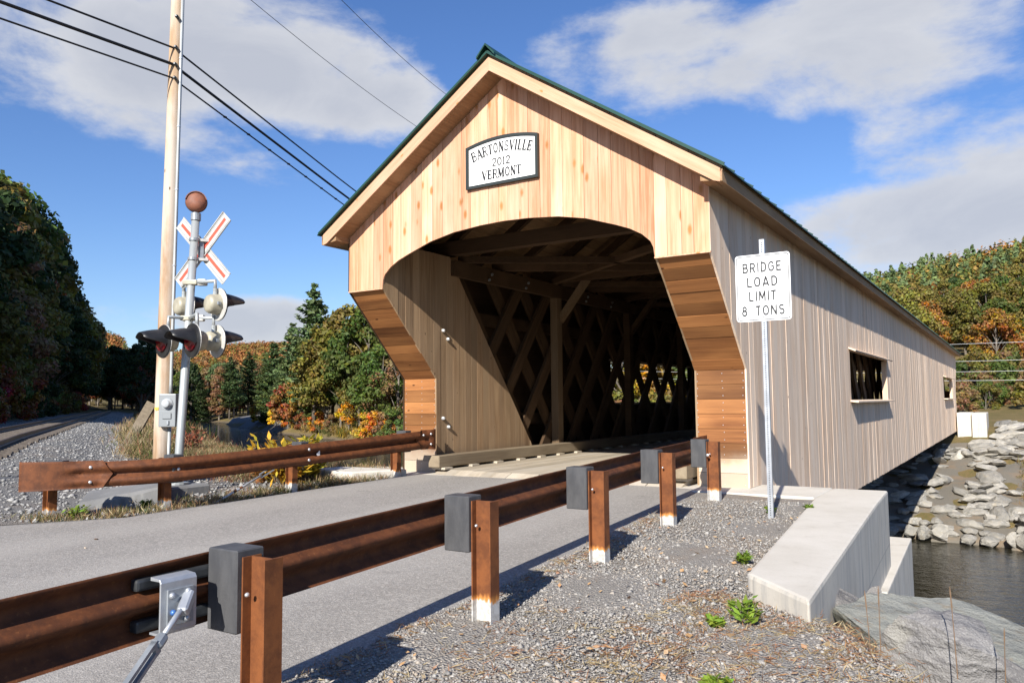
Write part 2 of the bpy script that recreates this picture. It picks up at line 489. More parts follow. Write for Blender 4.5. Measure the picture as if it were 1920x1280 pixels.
def leafmat(name, transl=.35, grad=None):
    """foliage: own tone from the object colour, small shifts leaf by leaf"""
    m, nt, b, out = newmat(name)
    g = G(nt)
    oi = g.n('ShaderNodeObjectInfo')
    at = g.n('ShaderNodeAttribute', attribute_name='leaf', attribute_type='GEOMETRY')
    sep = g.n('ShaderNodeSeparateXYZ', {0: at.outputs['Vector']})
    hsv = g.n('ShaderNodeHueSaturation', {'Color': oi.outputs['Color']})
    g.put(hsv.inputs['Hue'], g.m('MULTIPLY_ADD', sep.outputs[0], .085, .4575))
    g.put(hsv.inputs['Value'], g.m('MULTIPLY_ADD', sep.outputs[1], 1.3, .85))
    g.put(hsv.inputs['Saturation'], g.m('MULTIPLY_ADD', sep.outputs[2], .3, .85))
    col = hsv.outputs[0]
    g.put(b.inputs['Base Color'], col)
    b.inputs['Roughness'].default_value = .6
    b.inputs['Specular IOR Level'].default_value = .25
    tr = g.n('ShaderNodeBsdfTranslucent')
    g.put(tr.inputs['Color'], col)
    mx = g.n('ShaderNodeMixShader', {0: transl})
    nt.links.new(b.outputs[0], mx.inputs[1])
    nt.links.new(tr.outputs[0], mx.inputs[2])
    nt.links.new(mx.outputs[0], out.inputs['Surface'])
    return m
M_LEAF = leafmat('leaf', .35)
M_NEEDLE = leafmat('pine_needle', .15)
def leafattr(name, transl=.3):
    """foliage of a merged wood: colour stored face by face"""
    m, nt, b, out = newmat(name)
    g = G(nt)
    at = g.n('ShaderNodeAttribute', attribute_name='leafcol', attribute_type='GEOMETRY')
    g.put(b.inputs['Base Color'], at.outputs['Color'])
    b.inputs['Roughness'].default_value = .65
    b.inputs['Specular IOR Level'].default_value = .2
    tr = g.n('ShaderNodeBsdfTranslucent')
    g.put(tr.inputs['Color'], at.outputs['Color'])
    mx = g.n('ShaderNodeMixShader', {0: transl})
    nt.links.new(b.outputs[0], mx.inputs[1])
    nt.links.new(tr.outputs[0], mx.inputs[2])
    nt.links.new(mx.outputs[0], out.inputs['Surface'])
    return m
M_WOODS = leafattr('wood_foliage', .2)
M_BRUSH = leafattr('brush_foliage', .35)
M_BARK = plain('bark', (.11, .09, .07), .9, nscale=7, c2=(.19, .165, .135), streak=(1, 1, .25))
M_BIRCH = plain('pale_bark', (.36, .33, .28), .85, nscale=7, c2=(.22, .19, .16), streak=(1, 1, .5))

def groundmat():
    m, nt, b, out = newmat('ground_cover')
    g = G(nt)
    p = g.pos()
    base = g.mix(g.rng(g.noise(p, .35, 6, .65), .35, .65), (.135, .105, .045), (.22, .15, .075))
    base = g.mix(g.rng(g.noise(p, 9, 5, .7), .42, .66), base, (.10, .105, .035))
    base = g.mix(g.m('MULTIPLY', g.rng(g.noise(p, 40, 3, .7), .5, .7), .6), base, (.30, .20, .09))
    pz = g.n('ShaderNodeSeparateXYZ', {0: p}).outputs[2]
    base = g.mix(g.rng(pz, -5.0, -4.4, 1, 0), base, (.15, .12, .085))
    g.put(b.inputs['Base Color'], base)
    b.inputs['Roughness'].default_value = .95
    b.inputs['Specular IOR Level'].default_value = .1
    g.bump(g.noise(p, 14, 5, .7), .8, .06, b)
    return m
M_GROUND = groundmat()
def watermat():
    m, nt, b, out = newmat('river_water')
    g = G(nt)
    p = g.pos()
    b.inputs['Base Color'].default_value = (.022, .020, .012, 1)
    b.inputs['Roughness'].default_value = .05
    b.inputs['IOR'].default_value = 1.333
    b.inputs['Specular IOR Level'].default_value = .55
    h = g.m('ADD', g.noise(g.scale(p, (1, 1.5, 1)), 1.5, 4, .6, .4), g.m('MULTIPLY', g.noise(g.scale(p, (1.3, 1, 1)), 6.5, 3, .6), .35))
    px_ = g.n('ShaderNodeSeparateXYZ', {0: p}).outputs[0]
    rif = g.rng(px_, -60, -25, 40., 1.)
    g.bump(g.m('MULTIPLY', h, rif), .6, .07, b)
    return m
M_WATER = watermat()
W_IPOST = wood('interior_post', (.15, .10, .058), (.10, .062, .034), (.20, .14, .085), 'Z', vary=.3, rough=.85)

# ------------------------------------------------------------------ helpers
COL = sc.collection
rng = np.random.default_rng(7)
random.seed(7)
WLOC = {}
def wl_of(o):
    return WLOC.get(o.name, np.zeros(3)) if o is not None else np.zeros(3)
def tag(o, label=None, cat=None, group=None, kind=None):
    if label: o['label'] = label
    if cat: o['category'] = cat
    if group: o['group'] = group
    if kind: o['kind'] = kind
    return o
def thing(name, label, cat, loc, group=None):
    o = bpy.data.objects.new(name, None)
    o.empty_display_size = .2
    COL.objects.link(o)
    o.location = loc
    WLOC[o.name] = np.array(loc, float)
    return tag(o, label, cat, group)
def mkmesh(name, V, F, mat=None, smooth=False):
    me = bpy.data.meshes.new(name)
    me.from_pydata([tuple(v) for v in V], [], [tuple(f) for f in F])
    if mat: me.materials.append(mat)
    if smooth:
        me.polygons.foreach_set('use_smooth', [True]*len(me.polygons))
    me.update()
    return me
def part(name, VF, mat, parent=None, origin=None, smooth=False):
    """VF in world coordinates; the object's origin sits at its own centre unless given"""
    V = np.array(VF[0], float)
    if origin is None:
        origin = (V.min(0)+V.max(0))/2
    origin = np.array(origin, float)
    me = mkmesh(name, V-origin, VF[1], mat, smooth)
    o = bpy.data.objects.new(name, me)
    COL.objects.link(o)
    o.parent = parent
    o.location = origin-wl_of(parent)
    WLOC[o.name] = origin
    return o
def rename(o, n):
    w0 = WLOC.pop(o.name)
    o.name = n
    WLOC[o.name] = w0
def inst(name, me, parent, loc, rot=None, scale=None):
    o = bpy.data.objects.new(name, me)
    COL.objects.link(o)
    o.parent = parent
    o.location = np.array(loc, float)-wl_of(parent)
    if rot is not None:
        if isinstance(rot, Matrix): o.rotation_euler = rot.to_euler()
        else: o.rotation_euler = rot
    if scale is not None: o.scale = scale
    WLOC[o.name] = np.array(loc, float)
    return o
def join(*vfs):
    V, F, n = [], [], 0
    for v, f in vfs:
        V += [tuple(q) for q in v]
        F += [tuple(i+n for i in q) for q in f]
        n += len(v)
    return V, F
def box(x0, x1, y0, y1, z0, z1):
    return ([(x0, y0, z0), (x1, y0, z0), (x1, y1, z0), (x0, y1, z0), (x0, y0, z1), (x1, y0, z1), (x1, y1, z1), (x0, y1, z1)],
            [(3, 2, 1, 0), (4, 5, 6, 7), (0, 1, 5, 4), (1, 2, 6, 5), (2, 3, 7, 6), (3, 0, 4, 7)])
def beam(p0, p1, wd, ht, up=(0, 0, 1)):
    """a bar from p0 to p1, wd across, ht along `up`"""
    p0, p1, up = np.array(p0, float), np.array(p1, float), np.array(up, float)
    d = p1-p0; d /= np.linalg.norm(d)
    s = np.cross(d, up); s /= np.linalg.norm(s)
    t = np.cross(s, d)
    V = []
    for p in (p0, p1):
        for a, b in ((-1, -1), (1, -1), (1, 1), (-1, 1)):
            V.append(p+s*a*wd/2+t*b*ht/2)
    return V, [(0, 1, 2, 3), (7, 6, 5, 4), (1, 0, 4, 5), (2, 1, 5, 6), (3, 2, 6, 7), (0, 3, 7, 4)]
def bevel(VF, w=.01, seg=2):
    bm = bmesh.new()
    vs_ = [bm.verts.new(tuple(v)) for v in VF[0]]
    for f in VF[1]:
        bm.faces.new([vs_[i] for i in f])
    bm.normal_update()
    bmesh.ops.recalc_face_normals(bm, faces=bm.faces)
    bmesh.ops.bevel(bm, geom=list(bm.edges), offset=w, segments=seg, affect='EDGES', profile=.6)
    bm.verts.index_update()
    r = ([tuple(v.co) for v in bm.verts], [tuple(v.index for v in f.verts) for f in bm.faces])
    bm.free()
    return r
def tube(pts, rad, n=8, caps=True):
    pts = [np.array(p, float) for p in pts]
    if not hasattr(rad, '__len__'): rad = [rad]*len(pts)
    V, F = [], []
    ref = None
    for i, p in enumerate(pts):
        d = pts[min(i+1, len(pts)-1)]-pts[max(i-1, 0)]
        d /= np.linalg.norm(d)+1e-12
        if ref is None:
            ref = np.array((0, 0, 1.)) if abs(d[2]) < .9 else np.array((1., 0, 0))
        s = np.cross(d, ref); s /= np.linalg.norm(s)+1e-12
        t = np.cross(s, d); ref = t
        for k in range(n):
            a = 2*math.pi*k/n
            V.append(p+(s*math.cos(a)+t*math.sin(a))*rad[i])
    for i in range(len(pts)-1):
        for k in range(n):
            F.append((i*n+k, i*n+(k+1) % n, (i+1)*n+(k+1) % n, (i+1)*n+k))
    if caps:
        F.append(tuple(range(n-1, -1, -1)))
        F.append(tuple((len(pts)-1)*n+k for k in range(n)))
    return V, F
def lathe(prof, c, axis, n=24):
    """prof: (distance along the axis, radius)"""
    c, ax = np.array(c, float), np.array(axis, float)
    ax /= np.linalg.norm(ax)
    ref = np.array((0, 0, 1.)) if abs(ax[2]) < .9 else np.array((1., 0, 0))
    s = np.cross(ax, ref); s /= np.linalg.norm(s); t = np.cross(s, ax)
    V, F = [], []
    for a_, r in prof:
        for k in range(n):
            a = 2*math.pi*k/n
            V.append(c+ax*a_+(s*math.cos(a)+t*math.sin(a))*r)
    for i in range(len(prof)-1):
        for k in range(n):
            F.append((i*n+k, (i+1)*n+k, (i+1)*n+(k+1) % n, i*n+(k+1) % n))
    F.append(tuple(range(n)))
    F.append(tuple((len(prof)-1)*n+k for k in range(n-1, -1, -1)))
    return V, F
def prism(poly, axis, a0, a1):
    """polygon (2D) pushed along axis 'X','Y' or 'Z' from a0 to a1"""
    mk = {'X': lambda p, a: (a, p[0], p[1]), 'Y': lambda p, a: (p[0], a, p[1]), 'Z': lambda p, a: (p[0], p[1], a)}[axis]
    n = len(poly)
    V = [mk(p, a0) for p in poly]+[mk(p, a1) for p in poly]
    F = [tuple(range(n-1, -1, -1)), tuple(range(n, 2*n))]+[(i, (i+1) % n, n+(i+1) % n, n+i) for i in range(n)]
    return V, F
def fixn(o):
    bm = bmesh.new(); bm.from_mesh(o.data)
    bmesh.ops.recalc_face_normals(bm, faces=bm.faces)
    bm.to_mesh(o.data); bm.free()
    return o

# ------------------------------------------------------------------ terrain
NEAR = np.array([(-500, 300), (-250, 160), (-95, 55), (-40, 23), (-14, 7.9), (-6, 4.8), (3.5, 4.6), (5.9, 1.0), (6.4, -1.6), (7.3, -4.2), (8.6, -6.1), (10.6, -8.6), (15, -12.2), (30, -20), (80, -38), (400, -110)], float)
FAR = np.array([(-500, 322), (-260, 190), (-176, 134), (-119, 101), (-77, 79), (-30, 47), (-3, 29), (8, 27), (40, 22), (90, 10), (400, -40)], float)
WATER_Z = -5.0
def sdist(P, poly):
    """signed distance to a left-to-right polyline: + on its upper (+y) side"""
    best = np.full(len(P), 1e9); sg = np.ones(len(P))
    for a, b in zip(poly[:-1], poly[1:]):
        d = b-a; L = d@d
        t = np.clip(((P-a)@d)/L, 0, 1)
        q = a+t[:, None]*d
        v = P-q
        dd = np.hypot(v[:, 0], v[:, 1])
        cr = d[0]*v[:, 1]-d[1]*v[:, 0]
        m = dd < best
        best[m] = dd[m]; sg[m] = np.where(cr[m] >= 0, 1, -1)
    return best*sg
def smooth(a, b, x):
    t = np.clip((x-a)/(b-a), 0, 1)
    return t*t*(3-2*t)
TD = np.array((-.948, .582)); TD /= np.linalg.norm(TD)
TL = np.array((-TD[1], TD[0]))          # to the left of the track, seen along TD
TP = np.array((4.46, -14.35))           # a point on the track's middle line
def track_coord(P):
    v = P-TP
    return v@TD, v@TL
def terrain(x, y):
    x = np.asarray(x, float).ravel(); y = np.asarray(y, float).ravel()
    P = np.stack([x, y], 1)
    plateau = .0218*np.clip(y, -16, 0)-.02
    dn = -sdist(P, NEAR)                # + on our side
    df = sdist(P, FAR)                  # + beyond the river
    bw = np.where(x > -7, 5.0-2.3*smooth(3, 5.4, x), 5.0-smooth(-7, -14, x)*1.2)
    t = np.clip(dn/bw, 0, 1)
    z = WATER_Z-.12+(plateau-WATER_Z+.12)*(1-(1-t)**1.7)
    z = np.where(dn < 0, WATER_Z-.12+np.maximum(dn, -6)*.25, z)
    z = np.where(dn > bw, plateau, z)
    z = np.where((x < 4.75) & (x > -4.3) & (y < .05) & (y > -12), plateau, z)   # held back by the walls
    # beyond the river
    rise = np.interp(df, [0, 3, 8, 19, 40, 70, 400], [-.1, .9, 1.9, 4.2, 5.2, 6.0, 9.0])
    zf = WATER_Z+rise
    zleft = WATER_Z+np.interp(df, [0, 3, 10, 40, 100, 400], [-.1, .35, .9, 2.2, 4, 9])
    k = smooth(-12, -45, x)
    zf = zf*(1-k)+zleft*k
    # the wooded hill behind the bridge
    zf = zf+45*np.exp(-(((x-70)/190)**2+((y-330)/150)**2))*smooth(52, 130, y)
    # far ridge upstream
    zf = zf+62*np.exp(-(((x+760)/300)**2+((y-640)/230)**2))
    z = np.where(df > 0, zf, z)
    # bank of the hill on the other side of the track
    t, l = track_coord(P)
    z = z+np.where((dn > 0), np.clip(l-7.5, 0, 60)*.42*smooth(15, 45, t), 0)
    # far ridge on our side too
    z = z+np.where(dn > 0, 58*np.exp(-(((x+760)/320)**2+((y-420)/200)**2)), 0)
    return z
def tz(x, y):
    return float(terrain([x], [y])[0])
def axis_coords(lo, hi, c, d0, gr):
    a = [c]; s = d0
    while a[-1] < hi:
        a.append(a[-1]+s)
        if a[-1]-c > 14: s *= gr
    b = [c]; s = d0
    while b[-1] > lo:
        b.append(b[-1]-s)
        if c-b[-1] > 14: s *= gr
    return np.array(sorted(set(b+a)))
def sheet(name, xs, ys, zfun, mat, keep=None, kind='structure', smoothed=True):
    X, Y = np.meshgrid(xs, ys)
    Z = zfun(X.ravel(), Y.ravel()).reshape(X.shape)
    nx, ny = len(xs), len(ys)
    V = np.stack([X.ravel(), Y.ravel(), Z.ravel()], 1)
    i = np.arange((ny-1)*(nx-1)); r, c = i//(nx-1), i % (nx-1)
    a = r*nx+c
    F = np.stack([a, a+1, a+nx+1, a+nx], 1)
    if keep is not None:
        cx_ = V[F].mean(1)
        F = F[keep(cx_)]
    me = bpy.data.meshes.new(name)
    me.from_pydata(V.tolist(), [], F.tolist())
    me.materials.append(mat)
    if smoothed: me.polygons.foreach_set('use_smooth', [True]*len(me.polygons))
    me.update()
    o = bpy.data.objects.new(name, me)
    COL.objects.link(o)
    tag(o, kind=kind)
    return o
gx = axis_coords(-1500, 900, 0, .5, 1.045)
gy = axis_coords(-400, 1600, 0, .5, 1.045)
ground = sheet('ground', gx, gy, terrain, M_GROUND,
               keep=lambda c: ~((np.abs(c[:, 0]) < 2.1) & (c[:, 1] > -.4) & (c[:, 1] < .6)))
# river
wx = np.linspace(-1500, 700, 60); wy = np.linspace(-400, 1200, 60)
water = sheet('river', wx, wy, lambda x, y: np.full_like(x, WATER_Z), M_WATER,
              keep=lambda c: (sdist(c[:, :2], NEAR) > -45) & (sdist(c[:, :2], FAR) < 45))
# road: between the guardrails, swinging left to the level crossing
RL = np.array([(-60, -30), (-30, -16.5), (-14, -10.8), (-7, -7.9), (-3.9, -6.75), (-2.95, -5.6), (-2.85, -4.2), (-2.75, -2), (-2.6, -.45)], float)
RR = np.array([(60, -40), (14, -30), (6.5, -20), (3.6, -12), (3.16, -9.2), (3.10, -7.6), (3.02, -5.8), (2.93, -4.2), (2.78, -2.6), (2.62, -.45)], float)
def road_sheet():
    ys = np.concatenate([np.linspace(-40, -12, 29), np.linspace(-11.7, -.45, 60)])
    V, F = [], []
    nx = 40
    for y in ys:
        xl = np.interp(y, RL[:, 1], RL[:, 0]) if y > -30 else -60
        xr = np.interp(y, RR[:, 1], RR[:, 0])
        for k in range(nx+1):
            u = k/nx
            x = xl+(xr-xl)*u
            jit = (rng.random()-.5)*.07 if k in (0, nx) and y < -.8 else 0
            z = .0218*max(min(y, 0), -16)+.022+.012*math.sin(math.pi*u)
            V.append((x+jit, y, z if k not in (0, nx) else z-.035))
    for i in range(len(ys)-1):
        for k in range(nx):
            a = i*(nx+1)+k
            F.append((a, a+1, a+nx+2, a+nx+1))
    o = part('road', (V, F), M_ASPH, origin=(0, 0, 0), smooth=True)
    return tag(o, kind='structure')
road_sheet()
# gravel shoulder on the right, ballast on the left
sh = sheet('gravel_shoulder', np.arange(2.5, 9.3, .12), np.arange(-13.5, -.38, .12),
           lambda x, y: terrain(x, y)+.012+.012*np.sin(x*3.1+y*1.7)*np.sin(y*2.3-x),
           M_GRAV, keep=lambda c: (c[:, 0] < 4.85+(c[:, 1] < -5.2)*9) & (c[:, 0] < 5.0+np.clip(-5.2-c[:, 1], 0, 9)*.66) & (c[:, 0] > np.interp(c[:, 1], RR[:, 1], RR[:, 0])-.35))
def ballast_z(x, y):
    t, l = track_coord(np.stack([x, y], 1))
    return terrain(x, y)+.018+.22*smooth(3.4, 1.7, np.abs(l-0.0))*smooth(9, 18, t)
tt = np.arange(-10, 150, .5); ll = np.arange(-4.2, 6.2, .25)
T_, L_ = np.meshgrid(tt, ll)
bx_, by_ = TP[0]+TD[0]*T_+TL[0]*L_, TP[1]+TD[1]*T_+TL[1]*L_
bz_ = ballast_z(bx_.ravel(), by_.ravel())
nb = len(tt)
FB = [(r*nb+c, r*nb+c+1, (r+1)*nb+c+1, (r+1)*nb+c) for r in range(len(ll)-1) for c in range(nb-1)]
FB = [f for f in FB if not (bx_.ravel()[f[0]] > np.interp(by_.ravel()[f[0]], RL[:, 1], RL[:, 0])+.3)]
bal = part('ballast_bed', (np.stack([bx_.ravel(), by_.ravel(), bz_], 1), FB), M_BALL, origin=(0, 0, 0), smooth=True)
tag(bal, kind='structure')
# apron of plain gravel between the track and the road
def apron_keep(c):
    t, l = track_coord(c[:, :2])
    return (l < -3.9) & (c[:, 0] < np.interp(c[:, 1], RL[:, 1], RL[:, 0])+.25) & (c[:, 1] < -1.2+np.clip(-c[:, 0]-6, 0, 30)*.35) & (c[:, 0] > -24)
ap = sheet('ballast_apron', np.arange(-24, -2, .3), np.arange(-14, 6, .3), lambda x, y: terrain(x, y)+.010+.01*np.sin(x*2.2+y), M_BALL, keep=apron_keep)

# ------------------------------------------------------------------ covered bridge
HW = 3.175
PW = .76
LEN = 46.95
YF = -1.44
ZS0, ZS1 = 3.17, 1.69
ZB = -.86
def rake_z(x):                          # underside of the roof at the gable
    return 6.20-.66*abs(x)
bridge = thing('covered_bridge', 'long covered wooden bridge with fresh pine gable and arched opening', 'bridge', (0, 0, 0))
# --- front gable, board by board
gable = part('gable_backing', prism([(-HW+.03, ZS0+.05), (-2.45, ZS0+.05), (-2.42, 3.42), (-2.25, 3.57), (-1.85, 3.74), (-1.4, 3.89), (-.9, 3.98), (0, 4.03), (.9, 3.98), (1.4, 3.89), (1.85, 3.74), (2.25, 3.57), (2.42, 3.42), (2.45, ZS0+.05), (HW-.03, ZS0+.05), (HW-.03, rake_z(HW)+.05), (0, 6.22), (-HW+.03, rake_z(HW)+.05)], 'Y', YF+.03, YF+.05), W_DARK, bridge)
rename(gable, 'gable')
ARX = [-HW, -2.416, -2.40, -2.36, -2.24, -2.06, -1.85, -1.4, -.95, -.45, 0, .45, .95, 1.4, 1.85, 2.06, 2.24, 2.36, 2.40, 2.416, HW]
ARZ = [ZS0, ZS0, 3.30, 3.39, 3.50, 3.60, 3.68, 3.83, 3.92, 3.965, 3.98, 3.965, 3.92, 3.83, 3.68, 3.60, 3.50, 3.39, 3.30, ZS0, ZS0]
nb_ = 33
ed = [-HW]
wds = rng.uniform(.8, 1.15, nb_)
wds *= 2*HW/wds.sum()
for w_ in wds: ed.append(ed[-1]+w_)
for i in range(nb_):
    a, b = ed[i]+.0025, ed[i+1]-.0025
    xs = [a]+[x for x in ARX if a < x < b]+[b]
    low = [(x, float(np.interp(x, ARX, ARZ))) for x in xs]
    top = [(b, rake_z(b)+.02)]+([(0, 6.22)] if a < 0 < b else [])+[(a, rake_z(a)+.02)]
    dy = rng.uniform(-.004, .003)
    part('board', prism(low+top, 'Y', YF-.002+dy, YF+.026), W_GABLE, gable)
# small drip edge under the gable legs
for s in (-1, 1):
    x0, x1 = sorted((s*(HW+.004), s*2.412))
    part('drip_edge', box(x0, x1, YF-.012, YF+.03, ZS0-.022, ZS0-.003), W_GABLE, gable)
# --- portal legs: sloping and upright planks
def portal_leg(s):
    xo, xi = s*(HW-.022), s*(HW-PW+.022)
    core = part('portal_leg', prism([(0.05, -.02), (0.05, ZS1+.02), (YF+.06, ZS0-.0), (YF+.35, ZS0), (.35, ZS1), (.35, -.02)], 'X', min(xo, xi), max(xo, xi)), W_DARK, bridge)
    fixn(core)
    x0, x1 = sorted((s*(HW-.02), s*(HW-PW)))
    n = 8
    for k in range(n):
        z0, z1 = k*ZS1/n, (k+1)*ZS1/n
        dy = rng.uniform(-.003, .003)
        part('plank', box(x0, x1, .002+dy, .03, z0+.0025, z1-.0025), W_PLANK, core)
        for xx in (x0+.06, x1-.06, (x0+x1)/2):
            if k in (0, 3): continue
    n = 10
    A, B = np.array((0., ZS1)), np.array((YF+.02, ZS0-.01))
    d = (B-A)/n; nn = np.array((d[1], -d[0])); nn /= np.linalg.norm(nn)
    nn = nn if nn[0] > 0 else -nn      # into the leg
    for k in range(n):
        p, q = A+d*(k+.02), A+d*(k+.98)
        o = rng.uniform(-.006, .004)
        poly = [p+nn*o, q+nn*o, q+nn*.03, p+nn*.03]
        fixn(part('plank', prism([tuple(v) for v in poly], 'X', x0, x1), W_PLANK, core))
    nb2 = bevel(box(-.006, .006, -.004, .004, -.006, .006), .002, 1)
    me = mkmesh('nail_head', nb2[0], nb2[1], M_BOLT)
    for k in range(8):
        for xx in (x0+.035, x1-.035, (x0+x1)/2+.04):
            for dz in (.05, .16):
                inst('nail_head', me, core, (xx+rng.uniform(-.008, .008), -.001, k*ZS1/8+dz))
    return core
LEGS = {s: portal_leg(s) for s in (-1, 1)}
# --- inner cheek boards behind the legs (slanting rear edge)
def cheek(s):
    xi = s*(HW-PW)
    root = part('cheek_rail', beam((xi+s*.06, -1.2, 3.85), (xi+s*.06, .9, 3.85), .06, .12), W_DARK, bridge)
    rename(root, 'inner_cheek')
    e = np.arange(-1.44, 3.62, .195)
    fr = lambda y: np.interp(y, [-1.44, 0, .001, 9], [ZS0, ZS1, .02, .02])
    bk = lambda y: np.interp(y, [-2, .42, 3.37, 3.62], [3.97, 3.97, .27, .02])
    for a, b in zip(e[:-1], e[1:]):
        a2, b2 = a+.002, b-.002
        ys = [a2]+[q for q in (0., .42, 3.37) if a2 < q < b2]+[b2]
        low = [(y, float(fr(y))) for y in ys]; top = [(y, float(bk(y))) for y in reversed(ys)]
        if a2 < 0 < b2:
            low = [(a2, float(fr(a2))), (-.001, ZS1), (.001, .02), (b2, .02)]
        dx = rng.uniform(-.003, .003)
        X0, X1 = sorted((xi-s*.002+dx, xi+s*.024))
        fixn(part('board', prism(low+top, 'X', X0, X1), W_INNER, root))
    return root
CH = {s: cheek(s) for s in (-1, 1)}
for (y, z) in ((.19, 2.57), (.33, 2.42), (.18, .97), (.34, .81)):
    part('bolt', lathe([(0, .032), (.02, .036), (.05, .028), (.062, .012)], (-HW+PW-.002, y, z), (1, 0, 0), 10), M_BOLT, CH[-1], smooth=True)
# --- long side wall, right: board by board with two openings
WIN = [(8.43, 14.70), (37.07, 43.78)]
WZ0, WZ1 = 1.19, 2.36
ZT = 4.12
right = part('side_wall_rail', beam((HW-.06, 1.0, 3.1), (HW-.06, LEN-.5, 3.1), .06, .14), W_DARK, bridge)
rename(right, 'side_wall')
e = [YF]
while e[-1] < LEN+1.4: e.append(e[-1]+rng.uniform(.18, .225))
for w0, w1 in WIN:
    for q in (w0, w1):
        i = int(np.argmin([abs(v-q) for v in e])); e[i] = q
def side_low(y):
    if y < 0: return float(np.interp(y, [YF, 0], [ZS0, ZS1]))
    if y > LEN: return float(np.interp(y, [LEN, LEN+1.44], [ZS1, ZS0]))
    return .012 if y < .62 else ZB
for i in range(len(e)-1):
    a, b = e[i]+.0012, e[i+1]-.0012
    mid = (a+b)/2
    dx = rng.uniform(0, .006)
    X0, X1 = HW-.024, HW+dx
    if b > 0 and a < 0:
        low = [(a, side_low(a)), (-.001, ZS1), (.001, .012), (b, .012)]
    else:
        l = rng.uniform(-.012, .012) if mid > .7 and mid < LEN-.6 else 0
        low = [(a, side_low(mid if 0 < mid < LEN else a)+l), (b, side_low(mid if 0 < mid < LEN else b)+l)]
    segs = [(low, [(b, ZT), (a, ZT)])]
    for w0, w1 in WIN:
        if w0 < mid < w1:
            segs = [(low, [(b, WZ0), (a, WZ0)]), ([(a, WZ1), (b, WZ1)], [(b, ZT), (a, ZT)])]
    for lo, hi in segs:
        part('board', prism(lo+hi, 'X', X0, X1), W_SIDE, right)
for w0, w1 in WIN:
    part('window_sill', beam((HW+.06, w0-.12, WZ0+.005), (HW+.06, w1+.12, WZ0+.005), .24, .035, (.12, 0, 1)), W_SIDE, right)
    part('window_hood', beam((HW+.075, w0-.12, WZ1+.04), (HW+.075, w1+.12, WZ1+.04), .18, .035, (.45, 0, 1)), W_SIDE, right)
    for yy in (w0, w1):
        part('window_jamb', box(HW-.14, HW-.026, yy-.02, yy+.02, WZ0+.02, WZ1), W_SIDE, right)
# left wall: seen only from inside and through its opening
lw = [box(-HW-.02, -HW+.004, a, b, ZB, ZT) for a, b in ((0.0, 8.9), (15.1, 37.0), (43.8, LEN))]
lw += [box(-HW-.02, -HW+.004, a, b, z0, z1) for a, b in ((8.9, 15.1), (37.0, 43.8)) for z0, z1 in ((ZB, WZ0), (WZ1+.02, ZT))]
lw += [fv for fv in (prism([(YF, ZS0), (0, ZS1), (0, ZT), (YF, ZT)], 'X', -HW-.02, -HW+.004),)]
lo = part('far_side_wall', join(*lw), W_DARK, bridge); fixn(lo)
for w0, w1 in ((8.9, 15.1), (37.0, 43.8)):
    part('window_hood', beam((-HW-.02, w0-.1, WZ1+.04), (-HW-.02, w1+.1, WZ1+.04), .26, .05), W_SIDE, lo)
    part('window_sill', beam((-HW-.04, w0-.1, WZ0-.01), (-HW-.04, w1+.1, WZ0-.01), .26, .05), W_SIDE, lo)
# --- lattice trusses: every diagonal plank
pl_len = 4.95
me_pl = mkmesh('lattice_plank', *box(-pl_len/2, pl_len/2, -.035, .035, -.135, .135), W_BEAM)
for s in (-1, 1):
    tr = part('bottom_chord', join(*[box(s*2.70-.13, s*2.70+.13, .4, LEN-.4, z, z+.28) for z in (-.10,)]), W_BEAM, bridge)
    rename(tr, 'lattice_truss')
    for z in (3.62, ):
        for q in range(7):
            y0 = .45+q*6.6; y1 = min(y0+6.58, LEN-.4)
            part('chord', box(s*2.40-.06, s*2.40+.06, y0, y1, z, z+.30), W_BEAM, tr)
    part('chord', box(s*2.97-.05, s*2.97+.05, .4, LEN-.4, 2.85, 3.1), W_BEAM, tr)
    part('chord', box(s*2.97-.05, s*2.97+.05, .4, LEN-.4, .75, 1.0), W_BEAM, tr)
    ang = R(52)
    y = 1.75
    while y < LEN-2.2:
        for lay, sg in ((2.56, 1), (2.66, -1)):
            yc = y+(.55 if sg < 0 else 0)
            inst('lattice_plank', me_pl, tr, (s*lay, yc, 1.98), (-R(90)+R(90), -sg*ang, R(90)))
        y += 1.22
# --- vertical posts, tie beams, knee braces, rafters
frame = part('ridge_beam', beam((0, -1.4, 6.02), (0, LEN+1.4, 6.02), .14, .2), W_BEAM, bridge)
rename(frame, 'roof_frame')
y = 4.5
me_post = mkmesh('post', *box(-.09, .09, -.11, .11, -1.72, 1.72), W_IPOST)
me_post_dim = mkmesh('post', *box(-.09, .09, -.11, .11, -1.72, 1.72), W_BEAM)  # posts deeper inside: the gloom of the interior put into a darker timber colour
while y < LEN-1:
    part('tie_beam', beam((-HW+.1, y, 4.10), (HW-.1, y, 4.10), .18, .24), W_BEAM, frame)
    for s in (-1, 1):
        inst('post', me_post if y < 5 else me_post_dim, frame, (s*2.44, y, 1.93))
        part('knee_brace', beam((s*2.42, y+.12, 3.1), (s*1.35, y+.12, 4.6-.15), .13, .17, (0, 1, 0)), W_IPOST if y < 5 else W_BEAM, frame)  # deeper braces carry the same interior gloom in their colour
        part('bolt', lathe([(0, .03), (.03, .03)], (s*1.55, y+.03, 4.25), (0, -1, 0), 6), M_GALVD, frame)
    y += 4.0
y = .8
while y < LEN:
    for s in (-1, 1):
        part('rafter', beam((s*.05, y, 6.05), (s*(HW-.06), y, 6.05-.66*(HW-.11)), .10, .16), W_BEAM, frame)
    part('lateral_brace', beam((-2.6, y, 4.02), (2.6, min(y+3.6, LEN), 4.02), .14, .14), W_BEAM, frame) if int(y*10) % 3 == 0 else None
    y += 1.3
